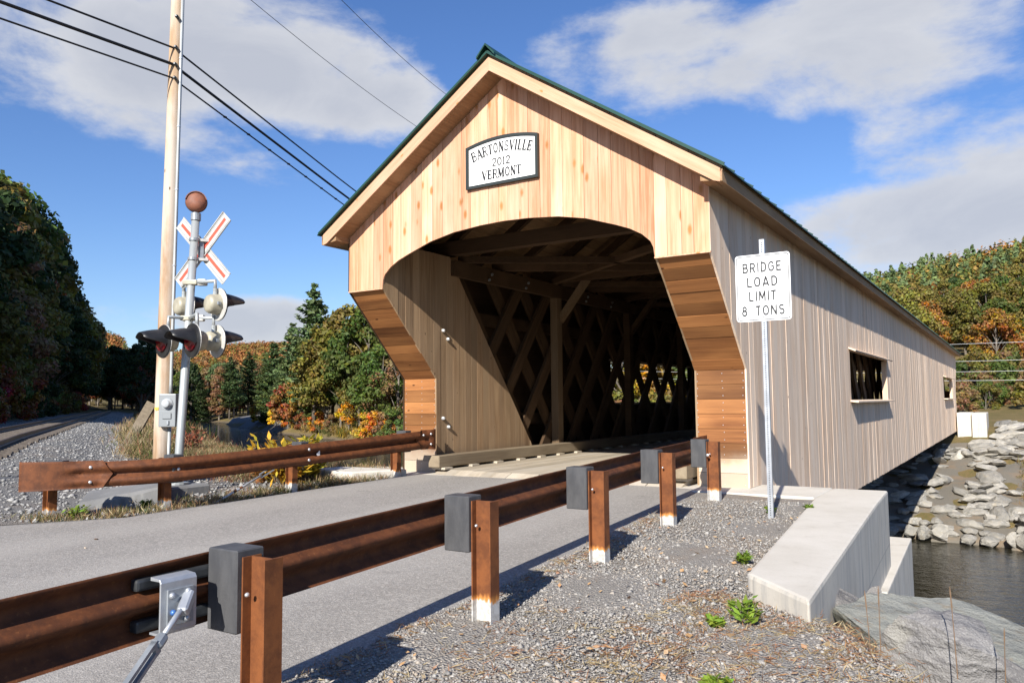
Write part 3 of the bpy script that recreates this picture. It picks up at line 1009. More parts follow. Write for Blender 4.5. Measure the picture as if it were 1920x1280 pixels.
for a, b in (((-2.5, .8), (2.5, 4.4)), ((2.5, .8), (-2.5, 4.4)), ((-2.5, 4.6), (2.5, 8.4)), ((2.5, 4.6), (-2.5, 8.4))):
    part('lateral_brace', beam((a[0], a[1], 3.98), (b[0], b[1], 3.98), .14, .12), W_BEAM, frame)
part('tie_beam', beam((-HW+.1, .55, 4.14), (HW-.1, .55, 4.14), .2, .26), W_BEAM, frame)
for yy in (1.6, 3.0, 5.8, 7.2):
    for zz in (3.68, 3.80):
        part('bolt', lathe([(0, .028), (.03, .028)], (-2.335, yy+(.1 if zz > 3.7 else 0), zz), (1, 0, 0), 8), M_GALVD, frame)
# --- roof
RZ = 6.43
RX = 3.52
roofpoly = [(-RX, RZ-.66*RX), (0, RZ), (RX, RZ-.66*RX), (RX, RZ-.66*RX-.02), (0, RZ-.02), (-RX, RZ-.66*RX-.02)]
roof = part('roof', prism([(x, z+.024) for x, z in roofpoly], 'Y', -1.86, LEN+1.86), M_ROOF, bridge); fixn(roof)
# roof deck: lengthwise boards under the sheet
for s in (-1, 1):
    n = 16
    for k in range(n):
        x0, x1 = s*(k*3.47/n+.004), s*((k+1)*3.47/n-.004)
        z0, z1 = RZ-.66*abs(x0), RZ-.66*abs(x1)
        poly = [(x0, z0-.03), (x1, z1-.03), (x1, z1+.005), (x0, z0+.005)]
        fixn(part('deck_board', prism(poly, 'Y', -1.78, LEN+1.78), W_SOFFIT, roof))
    # thick eave: boxed soffit along the wall and under the rake
    poly = [(s*(HW+.001), rake_z(HW)-.10), (s*3.44, RZ-.66*3.44-.19), (s*3.44, RZ-.66*3.44-.034), (s*(HW+.001), RZ-.66*HW-.034)]
    fixn(part('eave_soffit', prism(poly, 'Y', -1.76, LEN+1.76), W_SOFFIT, roof))
    poly = [(s*3.442, RZ-.66*3.442-.20), (s*3.468, RZ-.66*3.468-.19), (s*3.468, RZ-.66*3.468-.034), (s*3.442, RZ-.66*3.442-.034)]
    fixn(part('eave_fascia', prism(poly, 'Y', -1.80, LEN+1.80), W_SOFFIT, roof))
    # rake board: face of the overhang
    for yy in (-1.80, LEN+1.78):
        poly = [(0 if s > 0 else -.0, RZ-.034), (s*3.474, RZ-.66*3.474-.034), (s*3.44, RZ-.66*3.44-.21), (s*3.36, RZ-.66*3.36-.24), (0, RZ-.24)]
        o = fixn(part('rake_board', prism(poly, 'Y', yy, yy+.022 if yy < 0 else yy-.022), W_RAKE, roof))
        me = o.data                     # lay the grain along the slope
        an = math.atan(.66)*s
        me.transform(Matrix.Rotation(-an, 4, 'Y')); o.rotation_euler = (0, an, 0)
    poly = [(0, RZ-.245), (s*3.36, RZ-.66*3.36-.24), (s*3.36, RZ-.66*3.36-.22), (0, RZ-.22)]
    fixn(part('rake_soffit', prism(poly, 'Y', -1.776, YF-.004), W_SOFFIT, roof))
    # standing seams of the metal
    me_s = mkmesh('seam', *beam((0, 0, 0), (s*(RX-.01), 0, -.66*(RX-.01)), .02, .03), M_ROOF)
    yy = -1.84
    while yy < LEN+1.9:
        inst('seam', me_s, roof, (0, yy, RZ+.036))
        yy += .42
part('ridge_cap', prism([(-.16, RZ-.066), (0, RZ+.115), (.16, RZ-.066), (.16, RZ-.03), (0, RZ+.145), (-.16, RZ-.03)], 'Y', -1.90, LEN+1.9), M_ROOF, roof)
# far gable
fg = part('far_gable', prism([(-HW, ZS0), (-2.4, ZS0), (-1.85, 3.68), (-.9, 3.92), (0, 3.98), (.9, 3.92), (1.85, 3.68), (2.4, ZS0), (HW, ZS0), (HW, rake_z(HW)), (0, 6.2), (-HW, rake_z(HW))], 'Y', LEN+1.42, LEN+1.44), W_GABLE, bridge)
for s in (-1, 1):
    x0, x1 = sorted((s*HW-s*.02, s*(HW-PW)))
    part('portal_leg', box(x0, x1, LEN-.03, LEN, 0, ZS1), W_PLANK, fg)
# --- floor: deck planks, curbs and curb blocks
deck = part('floor_beam', join(*[box(-2.9, 2.9, yy, yy+.2, -.62, -.105) for yy in np.arange(.7, LEN, 1.22)]), W_BEAM, bridge)
rename(deck, 'bridge_deck')
n = 17
for k in range(n):
    x0, x1 = -2.28+k*4.56/n+.004, -2.28+(k+1)*4.56/n-.004
    y0 = -.52+rng.uniform(-.015, .015)+.22*abs((x0+x1)/2/2.3)**3
    a = [(y0, -.01), (y0+.30, .085), (LEN-.2, .085), (LEN-.2, -.1), (y0+.3, -.1), (y0, -.1)]
    fixn(part('deck_plank', prism([(p, q+rng.uniform(-.002, .002)) for p, q in a], 'X', x0, x1), W_DECK, deck))
for s in (-1, 1):
    c = part('curb', bevel(box(min(s*2.12, s*2.36), max(s*2.12, s*2.36), -.30, LEN-.3, .125, .33), .012, 1), W_CURB, deck)
    yy = -.22
    while yy < 24:
        x0, x1 = sorted((s*2.05, s*2.34))
        part('curb_block', box(x0, x1, yy, yy+.22, .087, .124), W_DECK, c)
        yy += .82

# ------------------------------------------------------------------ abutments
ab = thing('near_abutment', 'pale concrete abutment with stepped wing wall at the near end', 'abutment', (4.6, -2, -1))
part('bridge_seat', bevel(box(-4.4, 4.16, -.62, .62, -6.2, .008), .02, 1), M_CONC, ab)
wing = [(4.17, -.62), (4.165, .62), (4.86, .64), (4.93, -.9), (5.24, -6.02), (4.68, -5.42)]
fixn(part('wing_wall', bevel(prism(wing, 'Z', -6.2, .004), .03, 2), M_CONC, ab))
part('lower_wall', bevel(prism([(3.2, -1.0), (3.2, 3.13), (4.86, 3.13), (5.02, -1.0)], 'Z', -6.2, -1.0), .02, 2), M_CONC, ab)
la = thing('left_wing_wall', 'low whitish concrete wing wall behind the left guardrail', 'wall', (-3.6, -1.2, 0))
part('wall_block', bevel(prism([(-4.15, -1.45), (-3.0, -1.55), (-2.55, -.64), (-4.0, -.75)], 'Z', -1.0, .115), .02, 1), M_CONC, la)
fa = thing('far_abutment', 'white concrete abutment and parapet at the far end of the bridge', 'abutment', (4.0, LEN, -2))
part('bridge_seat', bevel(box(-4.4, 4.6, LEN-2.4, LEN+1.5, -6, -1.55), .03, 1), M_CONC, fa)
part('beam_ledge', bevel(box(-4.4, 4.55, LEN-3.2, LEN-2.42, -2.3, -1.75), .03, 1), M_CONC, fa)
part('parapet', bevel(box(3.25, 4.06, LEN-1.6, LEN+1.6, -1.54, .31), .03, 1), M_CONC, fa)
part('wing_wall', bevel(box(4.064, 4.85, LEN-1.9, LEN+2.6, -4.6, .28), .03, 1), M_CONC, fa)

# ------------------------------------------------------------------ guardrails
WPROF = [(0, .028), (-.018, .034), (-.045, .078), (-.075, .085), (-.10, .075), (-.135, .012), (-.1555, .0), (-.176, .012), (-.211, .075), (-.236, .085), (-.266, .078), (-.293, .034), (-.311, .028)]
def wbeam(path, out, th=.004):
    """path: (x, y, z of the top edge); out: +1 when the traffic side is +X, -1 when it is -X"""
    path = [np.array(p, float) for p in path]
    V, F = [], []
    n = len(WPROF)
    for i, p in enumerate(path):
        d = path[min(i+1, len(path)-1)]-path[max(i-1, 0)]
        d[2] = 0; d /= np.linalg.norm(d)
        nrm = np.array((d[1], -d[0], 0))
        if nrm[0]*out < 0: nrm = -nrm
        for dz, o in WPROF: V.append(p+nrm*o+np.array((0, 0, dz)))
        for dz, o in WPROF: V.append(p+nrm*(o-th)+np.array((0, 0, dz)))
    m = 2*n
    for i in range(len(path)-1):
        for k in range(n-1):
            F.append((i*m+k, i*m+k+1, (i+1)*m+k+1, (i+1)*m+k))
            F.append((i*m+n+k+1, i*m+n+k, (i+1)*m+n+k, (i+1)*m+n+k+1))
        for k in (0, n-1):
            F.append((i*m+k, (i+1)*m+k, (i+1)*m+n+k, i*m+n+k))
    for i in (0, len(path)-1):
        for k in range(n-1):
            F.append((i*m+k, i*m+n+k, i*m+n+k+1, i*m+k+1))
    return V, F
def ibeam(z0, z1, dx=.15, dy=.10, t=.009):
    """steel I post, flanges square to X, origin at z=0"""
    h, k = dx/2, dy/2
    poly = [(-h, -k), (-h+t, -k), (-h+t, -t/2), (h-t, -t/2), (h-t, -k), (h, -k), (h, k), (h-t, k), (h-t, t/2), (-h+t, t/2), (-h+t, k), (-h, k)]
    return prism(poly, 'Z', z0, z1)
def smooth_rail(o):
    o.data.polygons.foreach_set('use_smooth', [True]*len(o.data.polygons))
def end_shoe(p, dirv, out, length, curl):
    """flared end piece lapped over the rail end; curl bends it round"""
    V, F = [], []
    nz = 15; na = 14
    d = np.array(dirv, float); d /= np.linalg.norm(d)
    nrm = np.array((d[1], -d[0], 0))
    if nrm[0]*out < 0: nrm = -nrm
    p = np.array(p, float)
    for layer in (0, 1):
        for i in range(na+1):
            u = i/na
            k = max(0, 1-max(0, u-.22)/.30)
            k = k*k*(3-2*k)
            for j in range(nz):
                v = j/(nz-1)
                dz = .012-v*.335
                o = np.interp(-dz, [-a for a, _ in WPROF], [b for _, b in WPROF])
                flat = .075
                if u < .25:                 # pointed lap on the rail
                    o = max(o, flat-.0)*.5+o*.5
                o = o*k+flat*(1-k)+.006-layer*.005
                ext = u*length
                if i == 0:
                    ext = -.0-.11*(1-abs(v-.5)*2)
                hh = 1+.10*max(0, u-.4)
                c = max(0, u-.55)/.45*curl
                q = p+d*(ext-.5*length*.45*(c > 0)*(c-math.sin(c)) if c > 0 else ext)+nrm*o
                if c > 0:
                    r = length*.45/curl
                    base = p+d*(.55*length)
                    q = base+d*(r*math.sin(c))+nrm*(o-r*(1-math.cos(c)))
                q = q+np.array((0, 0, -.155+(dz+.155)*hh))
                V.append(q)
    L = (na+1)*nz
    for i in range(na):
        for j in range(nz-1):
            a = i*nz+j
            F.append((a, a+1, a+nz+1, a+nz))
            F.append((L+a+1, L+a, L+a+nz, L+a+nz+1))
    for i in range(na):
        for j in (0, nz-1):
            a = i*nz+j
            F.append((a, a+nz, L+a+nz, L+a))
    for i in (0, na):
        for j in range(nz-1):
            a = i*nz+j
            F.append((a, a+1, L+a+1, L+a))
    return V, F
bolt_me = {}
def bolt(parent, p, ax, r=.016, mat=None):
    return part('bolt', lathe([(-.004, r), (.006, r), (.012, r*.75), (.015, r*.3)], p, ax, 10), mat or M_BOLT, parent, smooth=True)

# right guardrail (seen from behind)
gr = thing('guardrail', 'rust brown steel guardrail on black blocks along the right gravel shoulder', 'guardrail', (3.3, -5, -.1), 'guardrails of the bridge approach')
GP = [(3.073+.118*k, -1.242-1.901*k) for k in range(-0, 6)]
GTOP = [.725, .70, .66, .62, .59, .555]
path = [(2.70, -.62, .728)]
for (x, y), z in zip(GP, GTOP): path.append((x-.285, y, z))
path += [(3.50, -12.6, .53), (3.75, -14.6, .51)]
fine = []
for a, b in zip(path[:-1], path[1:]):
    for k in range(4):
        u = k/4; fine.append(tuple(np.array(a)*(1-u)+np.array(b)*u))
fine.append(path[-1])
rr = part('rail', wbeam(fine, -1), M_RUST, gr, smooth=True)
me_ib = mkmesh('post', *ibeam(-.5, .80), M_POST)
me_blk = mkmesh('block', *bevel(box(-.10, .10, -.075, .075, -.18, .18), .006, 1), M_BLOCK)
HT = [.80, .775, .76, .76, .755, .75]
for k, ((x, y), zt) in enumerate(zip(GP, GTOP)):
    g0 = tz(x, y)+.01
    me = mkmesh('post', *ibeam(-.4, zt-g0-.005), M_POST)
    p = inst('post', me, gr, (x, y, g0))
    inst('block', me_blk, gr, (x-.178, y-.0, zt-.155))
    bolt(p, (x-.03, y-.052, zt-.16), (0, -1, 0), .01)
bolt(gr, (GP[0][0]-.04, GP[0][1]-.11, GTOP[0]-.17), (0, -1, 0), .02)
part('end_shoe', end_shoe((2.71, -.80, .735), (-.0, 1, 0), -1, .62, -2.6), M_RUST, gr, smooth=True)
# cable anchor on the back of the rail
ax0 = np.array((3.305, -9.36, .40))
dr = np.array((.062, -.998, 0))
def anchor():
    # rail line at this place
    y0 = -9.13
    k = (y0-GP[4][1])/(GP[5][1]-GP[4][1])
    zt = GTOP[4]+(GTOP[5]-GTOP[4])*k
    x0 = GP[4][0]-.285+.118*k
    a = thing('cable_anchor', 'grey galvanised anchor bracket with tension rod bolted behind the near rail', 'anchor bracket', (x0, y0, zt-.3))
    pl = part('bracket', bevel(prism([(x0+.012, zt+.005-.05), (x0+.075, zt-.05), (x0+.085, zt-.065), (x0+.085, zt-.265), (x0+.075, zt-.28), (x0+.012, zt-.28), (x0+.012, zt-.27), (x0+.072, zt-.27), (x0+.076, zt-.262), (x0+.076, zt-.068), (x0+.072, zt-.06), (x0+.012, zt-.06)], 'Y', y0-.085, y0+.085), .001, 1), M_GALV, a)
    part('plate', bevel(box(x0+.086, x0+.096, y0-.06, y0+.065, zt-.245, zt-.095), .002, 1), M_GALVD, a)
    for dz in (-.075, -.245):
        part('channel', bevel(box(x0-.062, x0-.012, y0-.13, y0+.26, zt+dz-.028, zt+dz+.022), .012, 2), M_DKSTEEL, a)
    for (dy, dz) in ((.035, -.115), (.03, -.225), (-.04, -.12)):
        bolt(a, (x0+.096, y0+dy, zt+dz), (1, 0, 0), .014, M_GALV)
    bolt(a, (x0+.098, y0-.035, zt-.19), (1, 0, 0), .013, M_BLUE)
    # swaged eye and rod running down to the ground
    P = np.array((x0+.12, y0+.01, zt-.155))
    part('eye', bevel(beam(P+np.array((-.03, .04, .03)), P+np.array((.02, -.03, -.035)), .045, .05), .008, 1), M_GALV, a)
    Q = np.array((3.93, -10.30, -.30))
    d = (Q-P)/np.linalg.norm(Q-P)
    part('rod', tube([P, P+d*.20], .0125, 10), M_GALV, a, smooth=True)
    part('socket', tube([P+d*.18, P+d*.19, P+d*.235, P+d*.245], [.014, .024, .024, .016], 8), M_GALVD, a)
    s = np.cross(d, (0, 0, 1)); s /= np.linalg.norm(s); t = np.cross(s, d)
    tb = part('turnbuckle', join(*[beam(P+d*.24+t*o, P+d*.50+t*o, .022, .016, t) for o in (-.02, .02)], beam(P+d*.235, P+d*.262, .024, .056, t), beam(P+d*.48, P+d*.51, .024, .056, t)), M_GALVD, a)
    part('cable', tube([P+d*.50, Q], .014, 8), M_GALVD, a, smooth=True)
anchor()

# left guardrail (seen from the road)
gl = thing('guardrail', 'rust brown steel guardrail with flared ends along the left road edge', 'guardrail', (-3, -3.4, 0), 'guardrails of the bridge approach')
LP = [(-2.62, -.86), (-2.84, -2.97), (-3.09, -4.90), (-3.73, -6.03)]
LTOP = [.755, .662, .585, .556]
lpath = [(-2.36, -.42, .772)]
for (x, y), z in zip(LP, LTOP): lpath.append((x+.285, y, z))
lpath[-1] = (lpath[-1][0]-.06, lpath[-1][1]+.05, lpath[-1][2])
lpath.append((-3.74, -6.25, .553))
lp2 = []
for i in range(len(lpath)-1):                       # gentle bend through the posts
    p0, p1, p2, p3 = [np.array(lpath[min(max(j, 0), len(lpath)-1)]) for j in (i-1, i, i+1, i+2)]
    for k in range(6):
        u = k/6
        lp2.append(.5*((2*p1)+(-p0+p2)*u+(2*p0-5*p1+4*p2-p3)*u*u+(-p0+3*p1-3*p2+p3)*u**3))
lp2.append(np.array(lpath[-1]))
part('rail', wbeam(lp2, 1), M_RUST, gl, smooth=True)
for k, ((x, y), zt) in enumerate(zip(LP, LTOP)):
    g0 = tz(x, y)+.01
    me = mkmesh('post', *ibeam(-.4, zt-g0-.02), M_POST)
    inst('post', me, gl, (x, y, g0))
    inst('block', me_blk, gl, (x+(.178 if k < 3 else .085), y+(0 if k < 3 else .04), zt-.15), (0, 0, 0 if k < 3 else .55))
for (x, y), z, dz in ((LP[2], LTOP[2], -.155), (LP[1], LTOP[1], -.08), (LP[1], LTOP[1], -.235)):
    bolt(gl, (x+.285+(.005 if dz == -.155 else .086), y, z+dz), (1, 0, 0), .022)
    if dz != -.155: bolt(gl, (x+.285+.09, y+.42, z+dz+.02), (1, 0, 0), .02)
v_ = np.array((.375, 0, 0))
fl = part('delineator', prism([(-.04+LP[1][1]+.20, .50), (LP[1][1]+.20+.035, .56), (LP[1][1]+.20+.035, .44)], 'X', LP[1][0]+.345, LP[1][0]+.35), M_WHITE, gl)
e1 = part('end_shoe', end_shoe((-2.315, -.62, .775), (.12, 1, 0), 1, .50, 1.5), M_RUST, gl, smooth=True)
dl = np.array(lpath[-1])-np.array(lpath[-2]); dl[2] = 0
e2 = part('end_shoe', end_shoe(tuple(np.array((-3.22, -5.66, .572))), (-.55, -.835, 0), 1, .90, .30), M_RUST, gl, smooth=True)
for e_, pp in ((e1, ((-2.22, -.60, .70), (-2.20, -.42, .715), (-2.2, -.42, .54))), (e2, ((-3.22, -5.82, .505), (-3.38, -6.02, .50), (-3.22, -5.82, .325), (-3.38, -6.02, .32)))):
    for q in pp: bolt(e_, q, (1, -.3, 0), .02)
st = thing('rail_stay', 'grey galvanised anchor rod with rust bands behind the left guardrail', 'anchor rod', (-3.0, -4.25, -.1))
sA, sB = np.array((-2.98, -4.20, -.10)), np.array((-2.86, -3.30, .32))
part('rod', tube([sA, sA+(sB-sA)*.78], .017, 8), M_GALV, st, smooth=True)
sd_ = (sB-sA)/np.linalg.norm(sB-sA)
part('turnbuckle', join(*[beam(sA+(sB-sA)*.76+np.array((0, -.012, .025))*o, sB+np.array((0, -.012, .025))*o, .02, .016) for o in (-1, 1)]), M_GALVD, st)
for u in (.30, .40):
    part('rust_band', tube([sA+(sB-sA)*u, sA+(sB-sA)*(u+.05)], .018, 8), M_RUST, st)

# ------------------------------------------------------------------ lettering
def arc(cx_, cy_, rx, ry, a0, a1, n=10):
    return [(cx_+rx*math.cos(R(a0+(a1-a0)*k/n)), cy_+ry*math.sin(R(a0+(a1-a0)*k/n))) for k in range(n+1)]
SANS = {    # plain road-sign capitals: width and strokes
 'B': (.62, [[(.07, 0), (.07, 1)], [(.0, .93), (.34, .93)]+arc(.34, .73, .2, .2, 90, -90)+[(.07, .53)], [(.07, .53), (.36, .53)]+arc(.36, .30, .22, .23, 90, -90)+[(.0, .07)]]),
 'R': (.64, [[(.07, 0), (.07, 1)], [(.0, .93), (.34, .93)]+arc(.34, .70, .22, .23, 90, -90)+[(.07, .47)], [(.33, .47), (.58, .0)]]),
 'I': (.14, [[(.07, 0), (.07, 1)]]),
 'D': (.64, [[(.07, 0), (.07, 1)], [(.0, .93), (.26, .93)]+arc(.26, .62, .31, .31, 90, 0)+arc(.26, .38, .31, .31, 0, -90)+[(.0, .07)]]),
 'G': (.66, [arc(.33, .62, .27, .31, 25, 180)+arc(.33, .38, .27, .31, 180, 350)+[(.60, .50), (.34, .50)]]),
 'E': (.56, [[(.07, 0), (.07, 1)], [(0, .93), (.55, .93)], [(0, .07), (.56, .07)], [(.07, .51), (.46, .51)]]),
 'L': (.54, [[(.07, 0), (.07, 1)], [(0, .07), (.54, .07)]]),
 'O': (.66, [arc(.33, .62, .27, .31, 0, 180)+arc(.33, .38, .27, .31, 180, 360)+[(.60, .62)]]),
 'A': (.72, [[(.05, 0), (.36, 1)], [(.36, 1), (.67, 0)], [(.14, .27), (.58, .27)]]),
 'M': (.76, [[(.07, 0), (.07, 1)], [(.08, 1), (.38, .22)], [(.38, .22), (.68, 1)], [(.69, 0), (.69, 1)]]),
 'T': (.58, [[(.29, 0), (.29, 1)], [(0, .93), (.58, .93)]]),
 'N': (.66, [[(.07, 0), (.07, 1)], [(.07, .98), (.59, .02)], [(.59, 0), (.59, 1)]]),
 'S': (.60, [arc(.30, .735, .23, .2, 25, 270), arc(.30, .30, .25, .235, 90, -155)]),
 '8': (.60, [arc(.30, .74, .19, .2, 0, 360, 18), arc(.30, .30, .24, .235, 0, 360, 18)]),
 ' ': (.5, [])}
def stroke(pts, w_):
    pts = [np.array(p, float) for p in pts]
    V, F = [], []
    for i, p in enumerate(pts):
        d = pts[min(i+1, len(pts)-1)]-pts[max(i-1, 0)]
        if len(pts) > 3 and np.allclose(pts[0], pts[-1]) and i in (0, len(pts)-1): d = pts[1]-pts[-2]
        d /= np.linalg.norm(d); nn = np.array((-d[1], d[0]))*w_/2
        V += [p+nn, p-nn]
    F = [(2*i, 2*i+1, 2*i+3, 2*i+2) for i in range(len(pts)-1)]
    return V, F
# load limit sign
SX, SY, SZ = 4.04, -2.27, 2.52
sg_ = thing('load_limit_sign', 'white bridge load limit sign on a perforated grey steel post', 'sign', (SX, SY, tz(SX, SY)))
g0 = tz(SX, SY)
ch = [(-.028, -.012), (.028, -.012), (.028, .028), (.024, .028), (.024, -.008), (-.024, -.008), (-.024, .028), (-.028, .028)]
post = fixn(part('post', prism([(SX+a, SY+.012+b) for a, b in ch], 'Z', g0-.3, 3.07), M_GALV, sg_))
me_h = mkmesh('hole', *lathe([(0, .006), (.0012, .006)], (0, 0, 0), (0, -1, 0), 8), M_BLACK)
z = g0+.05
while z < 3.05:
    if not (2.13 < z < 2.91): inst('hole', me_h, post, (SX, SY-.0005, z))
    z += .0254
def rrect(hw, hh, r, n=5):
    P = []
    for cx_, cz_, a0 in ((hw-r, hh-r, 0), (-hw+r, hh-r, 90), (-hw+r, -hh+r, 180), (hw-r, -hh+r, 270)):
        for k in range(n+1):
            a = R(a0+90*k/n); P.append((cx_+r*math.cos(a), cz_+r*math.sin(a)))
    return P
plate = fixn(part('sign_plate', prism([(SX+a, SZ+b) for a, b in rrect(.305, .381, .035)], 'Y', SY-.006, SY-.002), M_SHEET, sg_))
o1, i1 = rrect(.292, .368, .03), rrect(.283, .359, .024)
n = len(o1)
V = [(SX+a, SY-.0075, SZ+b) for a, b in o1+i1]
part('border', (V, [(k, (k+1) % n, n+(k+1) % n, n+k) for k in range(n)]), M_BLACK, plate)
for txt, dz, size, spc in (('BRIDGE', .205, .170, 1.12), ('LOAD', .04, .170, 1.16), ('LIMIT', -.122, .170, 1.16), ('8 TONS', -.288, .170, 1.10)):
    want = {'BRIDGE': .43, 'LOAD': .335, 'LIMIT': .30, '8 TONS': .47}[txt]
    wt = sum(SANS[c][0]+.26 for c in txt)-.26
    k, x_ = want/wt, 0.
    for c in txt:
        wc, strokes = SANS[c]
        VV, FF = [], []
        for j, pts in enumerate(strokes):
            v, f = stroke(pts, .165)
            n0 = len(VV)
            VV += [(SX+(x_+p[0]-wt/2)*k-.006, SY-.0078-j*.0003, SZ+p[1]*.112+dz-.03) for p in v]
            FF += [tuple(i+n0 for i in q) for q in f]
        if VV: part('lettering', (VV, FF), M_BLACK, plate)
        x_ += wc+.26
for dz in (.30, -.33):
    bolt(plate, (SX, SY-.006, SZ+dz), (0, -1, 0), .008, M_GALVD)
# bridge name plaque
PX, PY0 = 0.0, YF-.006
def arcz(x): return 5.20+.085*(1-(x/.645)**2)
pq = thing('name_plaque', 'white arched name plaque with black frame on the bridge gable', 'sign', (PX, PY0, 4.54))
xs_ = np.linspace(-.60, .60, 17)
board = fixn(part('panel', prism([(-.60, 4.59), (.60, 4.59)]+[(x, arcz(x)-.045) for x in xs_[::-1]], 'Y', PY0-.035, PY0-.004), M_WHITE, pq))
outer = [(-.65, 4.54), (.65, 4.54)]+[(x, arcz(x)) for x in np.linspace(.65, -.65, 17)]
inner = [(-.605, 4.585), (.605, 4.585)]+[(x*.605/.65, arcz(x*.605/.65)-.042) for x in np.linspace(.65, -.65, 17)]
n = len(outer)
V = [(a, y, b) for y in (PY0-.055, PY0-.001) for a, b in outer]+[(a, y, b) for y in (PY0-.055, PY0-.001) for a, b in inner]
F = []
for k in range(n):
    q = (k+1) % n
    F += [(k, q, 2*n+q, 2*n+k), (k, n+k, n+q, q), (2*n+k, 2*n+q, 3*n+q, 3*n+k), (n+k, 3*n+k, 3*n+q, n+q)]
fixn(part('frame', (V, F), M_FRAME, pq))
V, F = [], []
xr_ = np.linspace(-.575, .575, 24)
for x in xr_: V += [(x, PY0-.0362, arcz(x)-.063), (x, PY0-.0362, arcz(x)-.069)]
F = [(2*i, 2*i+1, 2*i+3, 2*i+2) for i in range(23)]
part('rule', (V, F), plain('faint_red_line', (.45, .28, .28), .6), board)
# serif letters drawn as thick and thin strokes in a unit box
TH, TN = .25, .125
SER = {
 'B': [([(.16, 0), (.16, 1)], TH), ([(.0, .965), (.45, .965)], TN), ([(.0, .035), (.45, .035)], TN), ([(.16, .52), (.45, .52)], TN), (arc(.42, .745, .24, .225, 90, -90), .13), (arc(.44, .275, .28, .245, 90, -90), .14)],
 'A': [([(.10, 0), (.40, 1)], TN), ([(.40, 1), (.72, 0)], TH), ([(.2, .34), (.6, .34)], TN), ([(0, .03), (.22, .03)], TN), ([(.58, .03), (.86, .03)], TN)],
 'R': [([(.16, 0), (.16, 1)], TH), ([(0, .965), (.45, .965)], TN), ([(.16, .5), (.45, .5)], TN), (arc(.42, .735, .26, .235, 90, -90), .13), ([(.42, .5), (.70, .02)], .15), ([(0, .03), (.32, .03)], TN), ([(.62, .03), (.84, .03)], TN)],
 'T': [([(.36, 0), (.36, 1)], TH), ([(0, .955), (.72, .955)], .09), ([(.03, .98), (.03, .72)], TN), ([(.69, .98), (.69, .72)], TN), ([(.2, .03), (.52, .03)], TN)],
 'O': [(arc(.38, .5, .28, .45, 0, 360, 22), .17)],
 'N': [([(.12, 0), (.12, 1)], TN), ([(.12, 1), (.64, 0)], TH), ([(.64, 0), (.64, 1)], TN), ([(0, .965), (.2, .965)], TN), ([(0, .03), (.26, .03)], TN), ([(.52, .965), (.78, .965)], TN)],
 'S': [(arc(.34, .745, .22, .215, 20, 270), .12), (arc(.34, .27, .25, .245, 90, -160), .14), ([(.56, .98), (.56, .74)], TN), ([(.08, .02), (.08, .28)], TN)],
 'V': [([(.10, 1), (.40, 0)], TH), ([(.40, 0), (.68, 1)], TN), ([(0, .965), (.26, .965)], TN), ([(.56, .965), (.8, .965)], TN)],
 'I': [([(.16, 0), (.16, 1)], TH), ([(0, .965), (.32, .965)], TN), ([(0, .03), (.32, .03)], TN)],
 'L': [([(.16, 0), (.16, 1)], TH), ([(0, .965), (.32, .965)], TN), ([(0, .04), (.6, .04)], TN), ([(.58, .01), (.58, .28)], TN)],
 'E': [([(.16, 0), (.16, 1)], TH), ([(0, .96), (.6, .96)], TN), ([(0, .04), (.64, .04)], TN), ([(.16, .51), (.46, .51)], TN), ([(.58, .98), (.58, .74)], TN), ([(.62, .02), (.62, .28)], TN), ([(.46, .62), (.46, .4)], TN)],
 'M': [([(.12, 0), (.12, 1)], TN), ([(.12, 1), (.44, .1)], TH), ([(.44, .1), (.76, 1)], TN), ([(.78, 0), (.78, 1)], TH), ([(0, .03), (.26, .03)], TN), ([(0, .965), (.2, .965)], TN), ([(.62, .03), (.94, .03)], TN), ([(.76, .965), (.94, .965)], TN)],
 '2': [(arc(.3, .74, .24, .23, 165, -35), .16), ([(.50, .61), (.06, .06)], .15), ([(.05, .06), (.58, .06)], .15), ([(.1, .70), (.14, .82)], .11)],
 '0': [(arc(.3, .5, .25, .45, 0, 360, 22), .16)],
 '1': [([(.2, 0), (.2, 1)], .15), ([(.04, .84), (.2, .97)], TN), ([(.06, .03), (.34, .03)], TN)],
}
ADV = {'I': .42, 'M': 1.04, 'L': .70, 'T': .80, '1': .46, '2': .70, '0': .70, 'S': .74, 'E': .76}
def serif_word(txt, h, wd, xc, zfun, y, parent, mat, curve=False):
    adv = [ADV.get(c, .86) for c in txt]
    tot_ = sum(adv); k = wd/tot_
    x = -wd/2
    for c, a in zip(txt, adv):
        xm = xc+x+a*k/2
        ang = 0
        z0 = zfun(xm)
        if curve: ang = math.atan((zfun(xm+.01)-zfun(xm-.01))/.02)
        VV, FF = [], []
        lift = 0
        for pts, w_ in SER[c]:
            v, f = stroke(pts, w_)
            n0 = len(VV)
            for p in v:
                lx, lz = (p[0]-a*.46)*k, p[1]*h
                VV.append((xm+lx*math.cos(ang)-lz*math.sin(ang), y-lift, z0+lx*math.sin(ang)+lz*math.cos(ang)))
            FF += [tuple(i+n0 for i in q) for q in f]
            lift += .0003
        part('lettering', (VV, FF), mat, parent)
        x += a*k
serif_word('BARTONSVILLE', .155, 1.06, 0, lambda x: 4.955+.115*(1-(x/.6)**2)-.03, PY0-.037, board, M_BLACK, True)
serif_word('2012', .120, .34, .0, lambda x: 4.835, PY0-.037, board, plain('grey_lettering', (.03, .03, .03), .6))
serif_word('VERMONT', .140, .72, .0, lambda x: 4.645, PY0-.037, board, M_BLACK)

